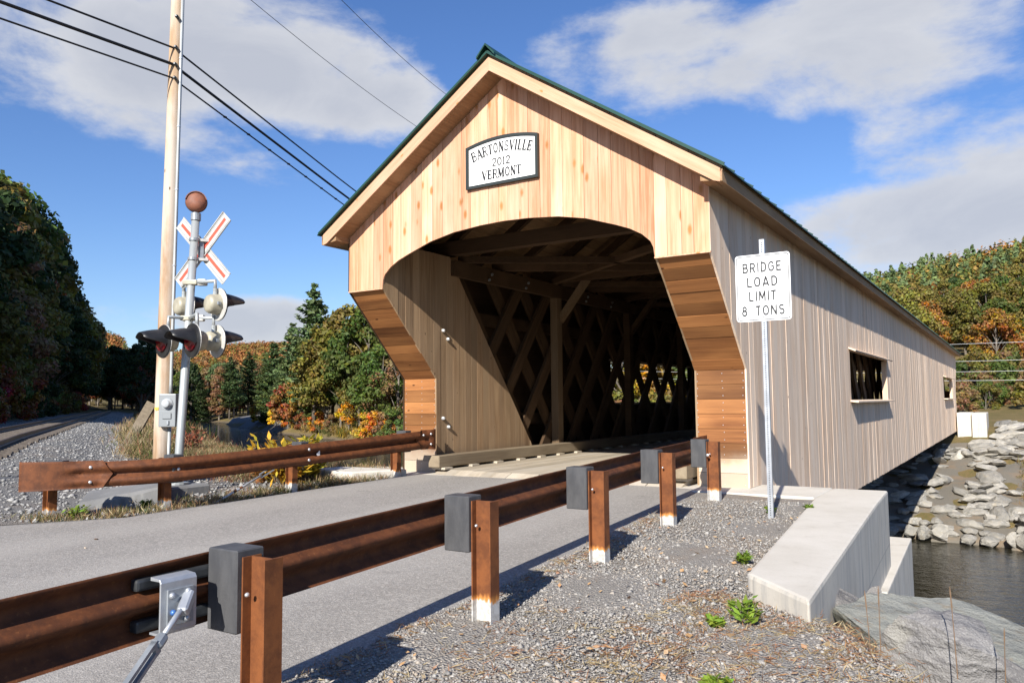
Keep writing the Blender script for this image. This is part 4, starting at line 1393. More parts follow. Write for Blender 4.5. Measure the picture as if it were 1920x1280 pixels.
# ------------------------------------------------------------------ utility pole with meter and conduit
rt2 = np.array((RT[0], RT[1], 0)); rt2 /= np.linalg.norm(rt2)
fw2 = np.array((FW[0], FW[1], 0)); fw2 /= np.linalg.norm(fw2)
PB = np.array((-5.63, -3.28, -.15)); PT = PB+np.array((0, 0, 11.6))+rt2*.13
def pole_at(z): return PB+(PT-PB)*(z-PB[2])/(PT[2]-PB[2])
up_ = thing('utility_pole', 'tall pale wooden utility pole with conduit and electric meter box', 'utility pole', tuple(PB))
part('pole_shaft', tube([pole_at(z) for z in (-.4, 1, 3, 5, 7, 9, 11.4)], [.140, .135, .128, .12, .112, .105, .098], 20), W_POLE, up_, smooth=True)
def cpt(z, off=.145): return pole_at(z)+rt2*(off-.004*z)-fw2*.06
part('conduit', tube([cpt(z) for z in (1.45, 1.6, 3, 6, 9.5)], .027, 10), M_ALU, up_, smooth=True)
part('lower_conduit', tube([cpt(z) for z in (-.2, .4, .88)], .027, 10), M_ALU, up_, smooth=True)
me_b = mkmesh('conduit_strap', *lathe([(-.012, .033), (.012, .033)], (0, 0, 0), (0, 0, 1), 10), M_GALV)
for z in (.3, 2.3, 3.6, 4.9, 6.0, 7.2): inst('conduit_strap', me_b, up_, cpt(z))
mb = pole_at(1.17)+rt2*.16-fw2*.15
def obox(c, hx, hy, hz):
    V = []
    for dz in (-hz, hz):
        for a, b in ((-1, -1), (1, -1), (1, 1), (-1, 1)): V.append(c+rt2*a*hx+fw2*b*hy+np.array((0, 0, dz)))
    return V, [(3, 2, 1, 0), (4, 5, 6, 7), (0, 1, 5, 4), (1, 2, 6, 5), (2, 3, 7, 6), (3, 0, 4, 7)]
mbx = part('meter_box', bevel(obox(mb, .14, .07, .27), .012, 2), M_METER, up_)
part('meter_dial', lathe([(0, .085), (.02, .085), (.022, .07), (.075, .066), (.085, .05)], mb-fw2*.07+np.array((0, 0, .11)), -fw2, 20), M_GLASS, mbx, smooth=True)
part('meter_ring', lathe([(0, .095), (.018, .095)], mb-fw2*.069+np.array((0, 0, .11)), -fw2, 20), M_GALVD, mbx)
part('breaker_door', bevel(obox(mb-fw2*.075-np.array((0, 0, .09)), .075, .012, .05), .008, 1), M_METER, mbx)
part('hasp', bevel(obox(mb-fw2*.08-np.array((0, 0, .2))+rt2*.02, .018, .014, .035), .004, 1), M_GALVD, mbx)
part('seam', obox(mb-fw2*.0712-np.array((0, 0, .012)), .135, .001, .003), M_GALVD, mbx)
part('pole_tag', obox(pole_at(1.20)-fw2*.135-rt2*.05, .03, .006, .022), M_YEL, up_)
for z in (6.82, 7.06, 7.36, 7.9):
    part('line_bolt', lathe([(0, .03), (.07, .03), (.09, .015)], pole_at(z)-fw2*.10+rt2*.06, -fw2, 8), M_DKSTEEL, up_)

# ------------------------------------------------------------------ railway crossing signal
MB = np.array((-4.34, -3.86, .07)); MT = np.array((-4.34, -3.86, 4.22))+rt2*.20
def mast_at(z): return MB+(MT-MB)*(z-MB[2])/(MT[2]-MB[2])
A_ = -.66*rt2-.75*fw2; A_ /= np.linalg.norm(A_)          # lamps facing the road user
S_ = np.array((A_[1], -A_[0], 0))                                    # across the mast
if S_@rt2 < 0: S_ = -S_
fd = tag(part('signal_foundation', bevel(box(-4.75, -4.02, -4.2, -3.5, -.5, .06), .03, 1), M_CONCD), 'dark concrete footing under the railway signal mast', 'footing')
sig = thing('crossing_signal', 'aluminium railway crossing signal with crossbuck, bell and flashing lamps', 'railway signal', tuple(MB))
part('mast', tube([mast_at(z) for z in (.07, .5, 4.15)], [.070, .064, .06], 16), M_ALU, sig, smooth=True)
part('mast_base', join(lathe([(0, .16), (.03, .16), (.035, .10), (.10, .085)], MB-np.array((0, 0, .005)), (0, 0, 1), 16)), M_ALU, sig)
part('bell_collar', lathe([(-.06, .075), (.05, .075), (.055, .05), (.09, .05)], mast_at(4.16), (0, 0, 1), 16), M_GALVD, sig)
BC = mast_at(4.38)-fw2*.02
bax = -fw2*.93-rt2*.0+np.array((0, 0, .05)) + rt2*.30
bell = part('bell', lathe([(-.13, .06), (-.12, .11), (-.06, .150), (.0, .158), (.03, .155), (.08, .125), (.105, .07), (.11, .0)], BC, bax, 28), M_BELL, sig, smooth=True)
part('bell_rim', lathe([(-.03, .160), (-.005, .163), (.005, .160)], BC, bax, 28), M_DKSTEEL, bell)
bx3 = bax/np.linalg.norm(bax); sdv = np.cross(bx3, (0, 0, 1)); sdv /= np.linalg.norm(sdv); upv = np.cross(sdv, bx3)
part('bell_hood', join(*[beam(BC+(sdv*math.cos(a)+upv*math.sin(a))*.155+bx3*.0, BC+(sdv*math.cos(a)+upv*math.sin(a))*.150+bx3*.085, .05, .012, tuple(sdv*math.cos(a)+upv*math.sin(a))) for a in np.linspace(R(20), R(160), 10)]), M_BELL, bell)
# crossbuck, seen from behind
A_sig, S_sig = A_, S_
A_ = -.40*rt2-.917*fw2
S_ = .917*rt2-.40*fw2
CB = mast_at(3.66)+A_*-.14-rt2*.02
for a, k in ((45, 0), (-45, 1)):
    d = S_*math.cos(R(a))+np.array((0, 0, math.sin(R(a))))
    nrm = -A_
    e_ = np.cross(d, nrm)
    c = CB+rt2*.05+nrm*(.012*k)
    bl = part('crossbuck_blade', beam(c-d*.69, c+d*.69, .006, .225, tuple(e_)), M_SHEETMETAL, sig)
    part('red_stripe', beam(c-d*.64-nrm*.005, c+d*.64-nrm*.005, .003, .05, tuple(e_)), M_RED, bl)
    for o in (-.105, .105):
        part('edge_fold', beam(c-d*.69-nrm*.010+e_*o, c+d*.69-nrm*.010+e_*o, .016, .010, tuple(e_)), M_SHEETMETAL, bl)
        part('dark_line', beam(c-d*.68-nrm*.0045+e_*o*.76, c+d*.68-nrm*.0045+e_*o*.76, .003, .008, tuple(e_)), M_GALVD, bl)
part('crossbuck_bracket', bevel(beam(CB+A_*.02, CB-A_*.02+rt2*.05, .16, .34, (0, 0, 1)), .01, 1), M_GALVD, sig)
for z in (3.80, 3.50):
    part('clamp', lathe([(-.02, .078), (.02, .078)], mast_at(z), (0, 0, 1), 16), M_GALVD, sig)
    part('clamp_arm', beam(mast_at(z), mast_at(z)+rt2*.16-A_*.10, .04, .04), M_SHEETMETAL, sig)
A_, S_ = A_sig, S_sig
def lamp_head(c, f, label=None):
    """one flashing lamp: background disc, housing behind, lens and visor in front"""
    c = np.array(c, float)
    f = np.array(f, float); f /= np.linalg.norm(f)
    s = np.cross(f, (0, 0, 1)); s /= np.linalg.norm(s)
    h = part('lamp', lathe([(-.205, .0), (-.20, .09), (-.185, .125), (-.15, .145), (-.02, .158), (.0, .16)], c, f, 28), M_HEADB, sig, smooth=True)
    part('background', lathe([(-.012, .245), (.0, .252), (.012, .245), (.013, .15)], c, f, 36), M_HEADD, h)
    part('rim', lathe([(-.02, .246), (-.013, .253), (-.006, .247)], c, f, 36), M_SHEETMETAL, h)
    part('lens', lathe([(.012, .165), (.045, .15), (.07, .10), (.08, .0)], c, f, 28), M_LENS, h, smooth=True)
    V, F = [], []
    na, nl = 22, 6
    for lay in (0, 1):
        for j in range(nl+1):
            u = j/nl
            for i in range(na+1):
                a = R(-10+200*i/na)
                top = max(0., math.sin(a))
                L = .03+.31*(lambda q: q*q*(3-2*q))(min(1., top/.55))
                rr_ = (.175+lay*.006)*(1-.05*u)
                V.append(c+f*(.012+L*u)+s*math.cos(a)*rr_+np.array((0, 0, 1.))*(math.sin(a)*rr_-.05*u*u))
    n1_ = (nl+1)*(na+1)
    for j in range(nl):
        for i in range(na):
            a = j*(na+1)+i
            F.append((a, a+1, a+na+2, a+na+1)); F.append((n1_+a+1, n1_+a, n1_+a+na+1, n1_+a+na+2))
    for i in range(na):
        a = nl*(na+1)+i
        F.append((a, a+1, n1_+a+1, n1_+a))
    part('visor', (V, F), M_HEADD, h, smooth=True)
    part('hinge', bevel(beam(c+s*.15-f*.06, c+s*.175-f*.12, .03, .05), .006, 1), M_GALVD, h)
    part('elbow', tube([c+np.array((0, 0, .14))-f*.07, c+np.array((0, 0, .24))-f*.07], .03, 10), M_ALU, h)
    return h
def on(px, py, depth):          # survey helper: bearing and distance from the camera station
    return CAM+depth*(FW+RT*(px-960)/1471.7+UP*(640-py)/1471.7)
H1 = on(411, 571, 11.95); H2 = on(352, 575, 12.55); H3 = on(408, 640, 12.0); H4 = on(306, 640, 11.75); H5 = on(360, 638, 11.4)
lamp_head(H1, -A_); lamp_head(H2, -A_); lamp_head(H3, -A_); lamp_head(H4, A_); lamp_head(H5, A_)
for z, ends in ((3.13, (H1, H2)), (2.58, (H3, H4, H5))):
    m0 = mast_at(z)
    part('arm_clamp', bevel(beam(m0-rt2*.11, m0+rt2*.11, .15, .075), .015, 2), M_HEADB, sig)
    part('junction_box', bevel(beam(m0+rt2*.10, m0+rt2*.24, .10, .10), .02, 2), M_SHEETMETAL, sig)
    for h in ends:
        f = -A_ if h is not H4 and h is not H5 else A_
        q = h-f*.07; q = np.array((q[0], q[1], z))
        part('arm', tube([m0, q, np.array((q[0], q[1], h[2]+.2))], [.024, .027, .03], 10), M_ALU, sig, smooth=True)
# slab of broken concrete and a leaning plank by the track
sl = [on(165, 952, 9.9), on(290, 944, 9.9), on(292, 917, 10.1), on(205, 922, 10.3), on(180, 938, 10.1)]
slab = thing('concrete_slab', 'broken dark concrete slab lying behind the left guardrail', 'concrete slab', (-4.3, -4.6, -.1))
P2 = [(-4.02, -5.42), (-3.42, -4.62), (-4.3, -3.9), (-5.0, -4.6)]
fixn(part('slab_body', bevel(([(-4.16, -5.52, -.14), (-3.50, -4.55, -.12), (-4.12, -4.18, -.14), (-4.8, -5.0, -.16), (-4.20, -5.42, -.03), (-3.52, -4.52, .16), (-4.02, -4.22, .19), (-4.72, -5.0, .06)], box(0, 1, 0, 1, 0, 1)[1]), .02, 1), M_CONCD, slab))
pk = tag(part('leaning_plank', beam((-13.0, .25, -.4), (-12.55, 1.0, 1.32), .07, .26, (-.8, -.5, 0)), W_OLD), 'weathered grey plank leaning out of the brush beside the track', 'plank')

# ------------------------------------------------------------------ overhead cables
def cable(name, label, pts, r, mat, cat='cable', n=6, clips=None, group=None):
    P = []
    for a, b in zip(pts[:-1], pts[1:]):
        a, b = np.array(a, float), np.array(b, float)
        L = np.linalg.norm(b-a)
        for k in range(12):
            u = k/12
            P.append(a*(1-u)+b*u-np.array((0, 0, 1))*(L*.012*4*u*(1-u)))
    P.append(np.array(pts[-1], float))
    o = tag(part(name, tube(P, r, n), mat, origin=tuple(P[0]), smooth=True), label, cat, group)
    if clips:
        me_c = mkmesh('clip', *lathe([(-.03, r*1.5), (.03, r*1.5)], (0, 0, 0), (0, 1, 0), 6), mat)
        for s in clips:
            i = min(int(s*(len(P)-1)), len(P)-2); u = s*(len(P)-1)-i
            inst('clip', me_c, o, P[i]*(1-u)+P[i+1]*u)
    return o
DW = np.array((-.386, .94, 0)); DW /= np.linalg.norm(DW)
GRP = 'overhead lines on the wooden pole'
for z, r, lab, dz2, cl in ((7.36, .017, 'uppermost of the three thick black cables crossing the wooden pole', .9, None),
                      (7.07, .026, 'middle and thickest of the three black cables crossing the wooden pole', .35, None),
                      (6.83, .015, 'lowest of the three black cables crossing the pole, studded with clips', .1, list(np.linspace(.51, .62, 22)))):
    p0 = pole_at(z)+rt2*.0-fw2*.13
    a = p0+np.array((-.3, -34, .6))
    b = p0+DW*85+np.array((0, 0, dz2))
    cable('overhead_cable', lab, [a, p0, b], r, M_CABLE, clips=cl, group=GRP)
q1, q2 = on(470, 0, 17.0), on(785, 240, 24.0)
cable('overhead_wire', 'thin grey wire high in the sky, nearer the pole of the two', [q1+(q1-q2)*1.5, q1, q2, q2+(q2-q1)*5+np.array((0, 0, 2.2))], .007, M_WIRE, 'wire', 5, group=GRP)
q1, q2 = on(640, 0, 17.0), on(840, 180, 24.0)
cable('overhead_wire', 'thin grey wire high in the sky, meeting the gable roof nearest the ridge', [q1+(q1-q2)*1.5, q1, q2, q2+(q2-q1)*5+np.array((0, 0, 2.2))], .007, M_WIRE, 'wire', 5, group=GRP)
for k, (py, lab) in enumerate(((618, 'topmost of the four pale wires strung beyond the far end of the bridge'), (651, 'second from top of the four pale wires beyond the far bridge end'), (671, 'third from top of the four pale wires beyond the far bridge end'), (688, 'lowest of the four pale wires strung beyond the far end of the bridge'))):
    q = on(1860, py, 66)
    cable('power_line', lab, [q+np.array((-38, 4, .2)), q+np.array((38, -4, -.6))], .016, M_WIREL, 'wire', 5, group='pale wires beyond the bridge')

# ------------------------------------------------------------------ railway track
trk = thing('railway_track', 'railway track with rusty rails on dark ties curving into the shaded woods', 'railway', (TP[0]+TD[0]*20, TP[1]+TD[1]*20, 0))
def tp(t, l):
    p = TP+TD*t+TL*l
    return np.array((p[0], p[1], 0))
def railz(t): return float(ballast_z(np.array([TP[0]+TD[0]*t]), np.array([TP[1]+TD[1]*t]))[0])
me_tie = mkmesh('tie', *bevel(box(-1.3, 1.3, -.115, .115, -.09, .075), .012, 1), M_TIE)
ta = math.atan2(TL[1], TL[0])
t = 9.0
while t < 120:
    c = tp(t, rng.uniform(-.05, .05)); c[2] = railz(t)+.0
    inst('tie', me_tie, trk, c, (0, 0, ta+rng.uniform(-.02, .02)))
    t += .56
prof = [(-.065, 0), (.065, 0), (.065, .012), (.012, .03), (.010, .10), (.034, .11), (.034, .145), (-.034, .145), (-.034, .11), (-.010, .10), (-.012, .03), (-.065, .012)]
for s in (-1, 1):
    V, F = [], []
    ts = np.arange(9, 150, 3.)
    for t in ts:
        z = railz(t)+.08
        for a, h in prof:
            p = tp(t, s*.7525+a); V.append((p[0], p[1], z+h))
    m = len(prof)
    for i in range(len(ts)-1):
        for k in range(m): F.append((i*m+k, i*m+(k+1) % m, (i+1)*m+(k+1) % m, (i+1)*m+k))
    fixn(part('rail', (V, F), M_RAILST, trk))

# ------------------------------------------------------------------ rocks
def rock_vf(seed, sub=2, cuts=9, flat=1.0, rough=.05, lo_=.50, hi_=.78):
    r = np.random.default_rng(seed)
    bm = bmesh.new()
    bmesh.ops.create_icosphere(bm, subdivisions=sub, radius=1.0)
    P = np.array([v.co[:] for v in bm.verts])
    for _ in range(cuts):
        n = r.normal(size=3); n /= np.linalg.norm(n)
        d = r.uniform(lo_, hi_)
        h = P@n-d
        P = P-np.outer(np.clip(h, 0, None), n)
    P += r.normal(size=P.shape)*rough*.4
    P[:, 2] *= flat
    F = [tuple(v.index for v in f.verts) for f in bm.faces]
    bm.free()
    return P, F
def rough_rock(seed, dims, cuts=8, sub=5):
    """a large boulder with broken faces"""
    P, F = rock_vf(seed, sub, cuts+7, 1.0, .0, .42, .72)
    r = np.random.default_rng(seed+5)
    for fr, am in ((3.1, .02), (7.3, .018), (15., .012), (29., .007)):
        k = r.normal(size=(3, 3))*fr
        P = P*(1+am*(np.sin(P@k[0]+1)*np.sin(P@k[1]+2)+.6*np.sin(P@k[2]*1.7))[:, None])
    return P*np.array(dims), F
bank = sheet('rocky_bank', np.arange(-9, 22, .6), np.arange(26.2, 52, .6),
             lambda x, y: terrain(x, y)+.05+.10*np.sin(x*1.9)*np.sin(y*1.3), M_SOIL,
             keep=lambda c: (sdist(c[:, :2], FAR) > -.5) & ~((c[:, 0] > 6.3) & (c[:, 1] > 31.5) & (c[:, 1] < 40) & (c[:, 0] > 6.3+(c[:, 1]-36)*.1)) & ~((c[:, 0] < 5.4) & (c[:, 1] > 43.5)))
ROCKS = [mkmesh('stone', *rock_vf(20+k, 2, 16, 1., .02, .40, .72), M_ROCK) for k in range(7)]
PLACED = []
def put_rock(x, y, L, W_, H, rz, dz=0, tilt=.15):
    PLACED.append((x, y, L, W_, H, rz, dz, rng.uniform(-tilt, tilt), rng.uniform(-tilt, tilt), int(rng.integers(7))))
# laid stones along the water
x = -6.0
while x < 21:
    L = rng.uniform(.45, 1.25)
    y = float(np.interp(x, FAR[:, 0], FAR[:, 1]))+.25
    put_rock(x, y, L*.62, .55, rng.uniform(.40, .58), -.12+rng.uniform(-.2, .2), .12, .1)
    x += L*.98
for row, (dy, n) in enumerate(((1.0, 40), (1.8, 36), (2.7, 34), (3.7, 30))):
    for k in range(n):
        x = -6+27*(k+rng.uniform(0, .9))/n
        y = float(np.interp(x, FAR[:, 0], FAR[:, 1]))+dy+rng.uniform(-.3, .3)
        put_rock(x, y, rng.uniform(.35, .95), rng.uniform(.3, .55), rng.uniform(.18, .36), rng.uniform(-.5, .3), .05)
for k in range(760):
    x = rng.uniform(-4, 5.6) if k < 190 else rng.uniform(5.4, 15)
    y = rng.uniform(31, 43) if x < 5.6 else rng.uniform(39.5, 51) if k < 620 else rng.uniform(29.5, 35)
    if k >= 620: x = rng.uniform(4, 15)
    s = rng.uniform(.30, .95)
    put_rock(x, y, s*rng.uniform(.9, 1.6), s*rng.uniform(.6, 1), s*rng.uniform(.22, .45), rng.uniform(0, 3.1), .05, .35)
PL = sorted(PLACED, key=lambda q: -q[2]*q[3]*(1. if q[0] > 1 else .4))
zz = terrain(np.array([q[0] for q in PL]), np.array([q[1] for q in PL]))
rest = []
for i, (q, z) in enumerate(zip(PL, zz)):
    x, y, L, W_, H, rz, dz, rx, ry, v = q
    loc, rot, scl = (x, y, z+H*.35+dz), (rx, ry, rz), (L/1.05, W_/1.05, H/1.1)
    if i < 300:
        inst('stone', ROCKS[v], bank, loc, rot, scl)
    else:
        Mx = Matrix.LocRotScale(Vector(loc), Matrix.Rotation(rz, 3, 'Z').to_quaternion(), Vector(scl))
        rest.append(([tuple(Mx @ p.co) for p in ROCKS[v].vertices], [tuple(f.vertices) for f in ROCKS[v].polygons]))
tag(part('small_stones', join(*rest), M_ROCK, bank), kind='stuff')
# boulders beside the wing wall
def boulder(label, seed, c, dims, rot, mat, cuts=8):
    V, F = rough_rock(seed, dims, cuts)
    M3 = np.array(Matrix.Rotation(rot[2], 3, 'Z') @ Matrix.Rotation(rot[1], 3, 'Y') @ Matrix.Rotation(rot[0], 3, 'X'))
    V = V@M3.T+np.array(c)
    o = part('boulder', (V, F), mat, smooth=False)
    return tag(o, label, 'boulder', 'boulders beside the wing wall')
c1, c2, c3 = on(1620, 1190, 5.9), on(1790, 1250, 5.4), on(1790, 1300, 4.7)
boulder('dark grey angular boulder leaning against the end of the wing wall', 3, c1, (.66, .40, .30), (.15, .42, -.25), M_BOULD, 9)
boulder('largest boulder, grey green with lichen, at the lower right corner', 41, c2, (1.05, .60, .46), (.1, .36, -.1), M_BOULG, 6)
boulder('dark speckled boulder at the bottom right edge of the picture', 17, c3, (.66, .46, .46), (.2, .36, .3), M_BOULD, 8)
boulder('small mossy dark stone wedged between wing wall and boulders', 23, on(1640, 1125, 6.9), (.11, .10, .14), (0, 0, 0), M_BOULD, 7)
boulder('grey boulder in the lower right corner below the lichen one', 29, on(1905, 1300, 4.9), (.40, .34, .32), (.1, .25, .2), M_BOULD, 8)

# ------------------------------------------------------------------ trees
def quads_mesh(name, C, N, S, mat, A=None, aname='leaf', up=None, asp=1.0, atype='FLOAT_VECTOR', wid=.62):
    """flat leaf faces: centres C, normals N, half sizes S; `up` sets a long axis"""
    n = len(C)
    N = N/(np.linalg.norm(N, axis=1, keepdims=True)+1e-9)
    ref = rng.normal(size=(n, 3)) if up is None else up
    T = np.cross(N, ref); T /= np.linalg.norm(T, axis=1, keepdims=True)+1e-9
    B = np.cross(T, N)
    S = np.asarray(S)[:, None]
    V = np.empty((n, 4, 3))
    V[:, 0] = C-B*S*asp
    V[:, 1] = C+T*S*wid
    V[:, 2] = C+B*S*asp
    V[:, 3] = C-T*S*wid
    me = bpy.data.meshes.new(name)
    me.vertices.add(4*n); me.vertices.foreach_set('co', V.ravel())
    me.loops.add(4*n); me.loops.foreach_set('vertex_index', np.arange(4*n, dtype=np.int32))
    me.polygons.add(n)
    me.polygons.foreach_set('loop_start', np.arange(0, 4*n, 4, dtype=np.int32))
    me.polygons.foreach_set('loop_total', np.full(n, 4, dtype=np.int32))
    me.materials.append(mat)
    if A is not None:
        if atype == 'FLOAT_VECTOR':
            at = me.attributes.new(aname, 'FLOAT_VECTOR', 'FACE'); at.data.foreach_set('vector', A.astype(np.float32).ravel())
        else:
            at = me.attributes.new(aname, 'FLOAT_COLOR', 'FACE'); at.data.foreach_set('color', A.astype(np.float32).ravel())
    me.update(calc_edges=True)
    return me
def clumps(centres, radii, per, size, flat=.75):
    C, N, S, A = [], [], [], []
    for c, r in zip(centres, radii):
        d = rng.normal(size=(per, 3)); d /= np.linalg.norm(d, axis=1, keepdims=True)
        rad = r*rng.uniform(.35, 1.08, per)**.6
        p = d*rad[:, None]; p[:, 2] *= flat
        C.append(c+p); N.append(d+rng.normal(size=(per, 3))*.55+np.array((0, 0, .35)))
        S.append(size*rng.uniform(.6, 1.3, per))
        tone = rng.uniform(.15, .85)
        A.append(np.stack([np.clip(tone+rng.normal(size=per)*.22, 0, 1), np.clip(rng.uniform(.3, .7)+rng.normal(size=per)*.20, 0, 1), rng.random(per)], 1))
    return np.concatenate(C), np.concatenate(N), np.concatenate(S), np.concatenate(A)
def decid(seed, H=14., Rr=4.3, base=.22, n=64, per=120, size=.24, narrow=1.0):
    global rng
    keep = rng; rng = np.random.default_rng(seed)
    cs, rs, limbs = [], [], []
    lean = rng.normal(size=2)*.35
    for k in range(n):
        h = rng.uniform(base, 1.0)**.85
        prof = math.sin(min(1, (h-base)/(1-base)*.86+.14)*math.pi)**.62
        a = rng.uniform(0, 2*math.pi)
        rad = Rr*prof*narrow*rng.uniform(.25, 1.0)**.5*rng.uniform(.82, 1.12)
        c = np.array((rad*math.cos(a)+lean[0]*h, rad*math.sin(a)+lean[1]*h, h*H*.95))
        cs.append(c); rs.append(rng.uniform(.75, 1.35)*Rr/4.3)
        if k % 3 == 0:
            z0 = max(base*.75*H, c[2]-rad*.9-1.)
            limbs.append(tube([(lean[0]*z0/H, lean[1]*z0/H, z0), (c[0]*.45, c[1]*.45, (z0+c[2])/2+.2), c], [.075*H/14, .05*H/14, .015], 5, False))
    C, N, S, A = clumps(cs, rs, per, size)
    crown = quads_mesh('crown', C, N, S, M_LEAF, A)
    tr = tube([(0, 0, -.6), (lean[0]*.1, lean[1]*.1, H*.1), (lean[0]*.3, lean[1]*.3, H*.4), (lean[0]*.6, lean[1]*.6, H*.65), (lean[0]*.9, lean[1]*.9, H*.92)], [.021*H, .016*H, .012*H, .008*H, .002*H], 8)
    trunk = mkmesh('trunk', *join(tr, *limbs), M_BARK, True)
    rng = keep
    return trunk, crown
def conifer(seed, H=24., Rr=4.4, base=.18, whorls=26, per=5, size=.34, open_=.8):
    global rng
    keep = rng; rng = np.random.default_rng(seed)
    C, N, S, A, limbs = [], [], [], [], []
    for w_ in range(whorls):
        h = base+(1-base)*(w_+rng.uniform(-.3, .3))/whorls
        f = min(1., max(0., (h-base)/(1-base)))
        L0 = Rr*(1-f**1.5)*(.6+.4*min(1, f*4))*rng.uniform(.75, 1.1)+.5
        for k in range(per):
            if rng.random() > open_+.1: continue
            a = 2*math.pi*(k+rng.uniform(-.3, .3))/per+w_*1.9
            L = L0*rng.uniform(.6, 1.15)
            d = np.array((math.cos(a), math.sin(a), rng.uniform(.02, .25)+.35*f))
            st_ = np.array((0, 0, h*H))
            mid = st_+d*L*.5+np.array((0, 0, -.04*L)); end = st_+d*L+np.array((0, 0, .05*L))
            limbs.append(tube([st_, mid, end], [.05*(1-f)+.02, .03*(1-f)+.012, .008], 4, False))
            m = int(42*L/3)+16
            u = rng.uniform(.22, 1.03, m)
            side = np.array((-d[1], d[0], 0))
            spread = (.30*L*(1-np.abs(u-.55))+.12)
            q = st_+np.outer(u*L, d)+np.outer(rng.normal(size=m)*.55*spread, side)+np.stack([rng.normal(size=m)*.08, rng.normal(size=m)*.08, rng.normal(size=m)*.13+.05*u*L], 1)
            C.append(q); N.append(rng.normal(size=(m, 3))*.6+np.array((0, 0, 1.)))
            S.append(size*rng.uniform(.6, 1.2, m))
            tone = rng.uniform(.2, .8)
            A.append(np.stack([np.clip(tone+rng.normal(size=m)*.15, 0, 1), np.clip(rng.uniform(.25, .65)+rng.normal(size=m)*.18, 0, 1), rng.random(m)], 1))
    C, N, S, A = map(np.concatenate, (C, N, S, A))
    crown = quads_mesh('crown', C, N, S, M_NEEDLE, A, up=rng.normal(size=(len(C), 3))*.5+C*np.array((1, 1, 0)), asp=1.35)
    trunk = mkmesh('trunk', *join(tube([(0, 0, -.6), (0, 0, H*.3), (.1, 0, H*.7), (.1, .05, H)], [.016*H, .012*H, .006*H, .001*H], 8), *limbs), M_BARK, True)
    rng = keep
    return trunk, crown
DEC = [decid(100+k) for k in range(4)]+[decid(110, narrow=.7, Rr=4.0), decid(111, base=.12, Rr=4.8, n=76)]
DECTHIN = [decid(120+k, n=30, per=60, size=.22, narrow=.8) for k in range(2)]
PINE = [conifer(200, Rr=5.6, whorls=30), conifer(201, base=.08, Rr=6.0, whorls=30), conifer(202, base=.2, open_=.7, Rr=5.4)]
BUSH = [decid(300+k, H=3., Rr=1.7, base=.08, n=26, per=110, size=.11) for k in range(3)]
def tree(name, variant, loc, s, col, label, cat, group, sz=1.0, bark=None):
    r = thing(name, label, cat, loc, group)
    r.rotation_euler = (0, 0, rng.uniform(0, 6.28))
    r.scale = (s, s, s*sz)
    for nm, me in zip(('trunk', 'crown'), variant):
        o = bpy.data.objects.new(nm, me); COL.objects.link(o); o.parent = r
        k = rng.uniform(.85, 1.15)
        o.color = (col[0]*k, col[1]*k, col[2]*k, 1)
    return r
GRN = (.064, .088, .020); DGR = (.032, .050, .016); OLV = (.13, .112, .026); PNG = (.082, .115, .045)
YEL = (.50, .29, .025); ORG = (.40, .165, .025); RUS = (.20, .085, .028); RED = (.24, .045, .028); GOLD = (.30, .20, .03); BRN = (.16, .10, .045)
CN = {id(GRN): 'green', id(DGR): 'dark green', id(OLV): 'olive', id(PNG): 'blue green', id(YEL): 'yellow', id(ORG): 'orange', id(RUS): 'rust brown', id(RED): 'dark red', id(GOLD): 'golden', id(BRN): 'brown'}
def bear(px, depth, py=755):
    q = CAM+depth*(FW+RT*(px-960)/1471.7)
    return q[0], q[1]
def bank_depth(px):
    """how far out the far shore lies on this bearing"""
    dd = np.arange(40, 300, 1.)
    q = CAM[:2]+dd[:, None]*(FW[:2]+RT[:2]*(px-960)/1471.7)
    ok = np.nonzero(sdist(q, FAR) > 0)[0]
    return float(dd[ok[0]]) if len(ok) else 300.
def plant_tree(name, variants, px, depth, Hm, Hbase, col, label, cat, group, sz=1.0):
    depth = max(depth, bank_depth(px)+(1.5 if cat == 'shrub' else 6)+rng.uniform(0, 3))
    x, y = bear(px, depth)
    return tree(name, variants[int(rng.integers(len(variants)))], (x, y, tz(x, y)-.2), Hm/Hbase, col, label, cat, group, sz)
# --- riverside clump between the river and the bridge
G1 = 'trees on the far bank left of the bridge'
plant_tree('pine_tree', [PINE[0]], 590, 152, 29, 24, PNG, 'tallest pine standing above the riverside trees left of the bridge', 'tree', G1)
plant_tree('pine_tree', [PINE[2]], 548, 146, 22.5, 24, PNG, 'second tallest pine on the left shoulder of the tallest riverside pine', 'tree', G1)
plant_tree('pine_tree', [PINE[1]], 515, 150, 19.5, 24, (.05, .075, .025), 'broad green pine at the left end of the riverside trees', 'tree', G1)
plant_tree('pine_tree', [PINE[1]], 535, 135, 15.5, 24, (.055, .085, .026), 'low spreading green pine in front of the left end riverside pine', 'tree', G1)
plant_tree('pine_tree', [PINE[0]], 498, 160, 16, 24, (.06, .08, .025), 'small pine at the far left tip of the riverside trees', 'tree', G1)
for px, H, l in ((505, 13, 'leftmost of the sunlit green pines at the water edge'), (555, 16, 'middle of the sunlit green pines at the water edge'), (590, 14, 'rightmost of the sunlit green pines at the water edge')):
    plant_tree('pine_tree', [PINE[1]], px, 120, H, 24, (.105, .13, .035), l, 'tree', G1, .9)
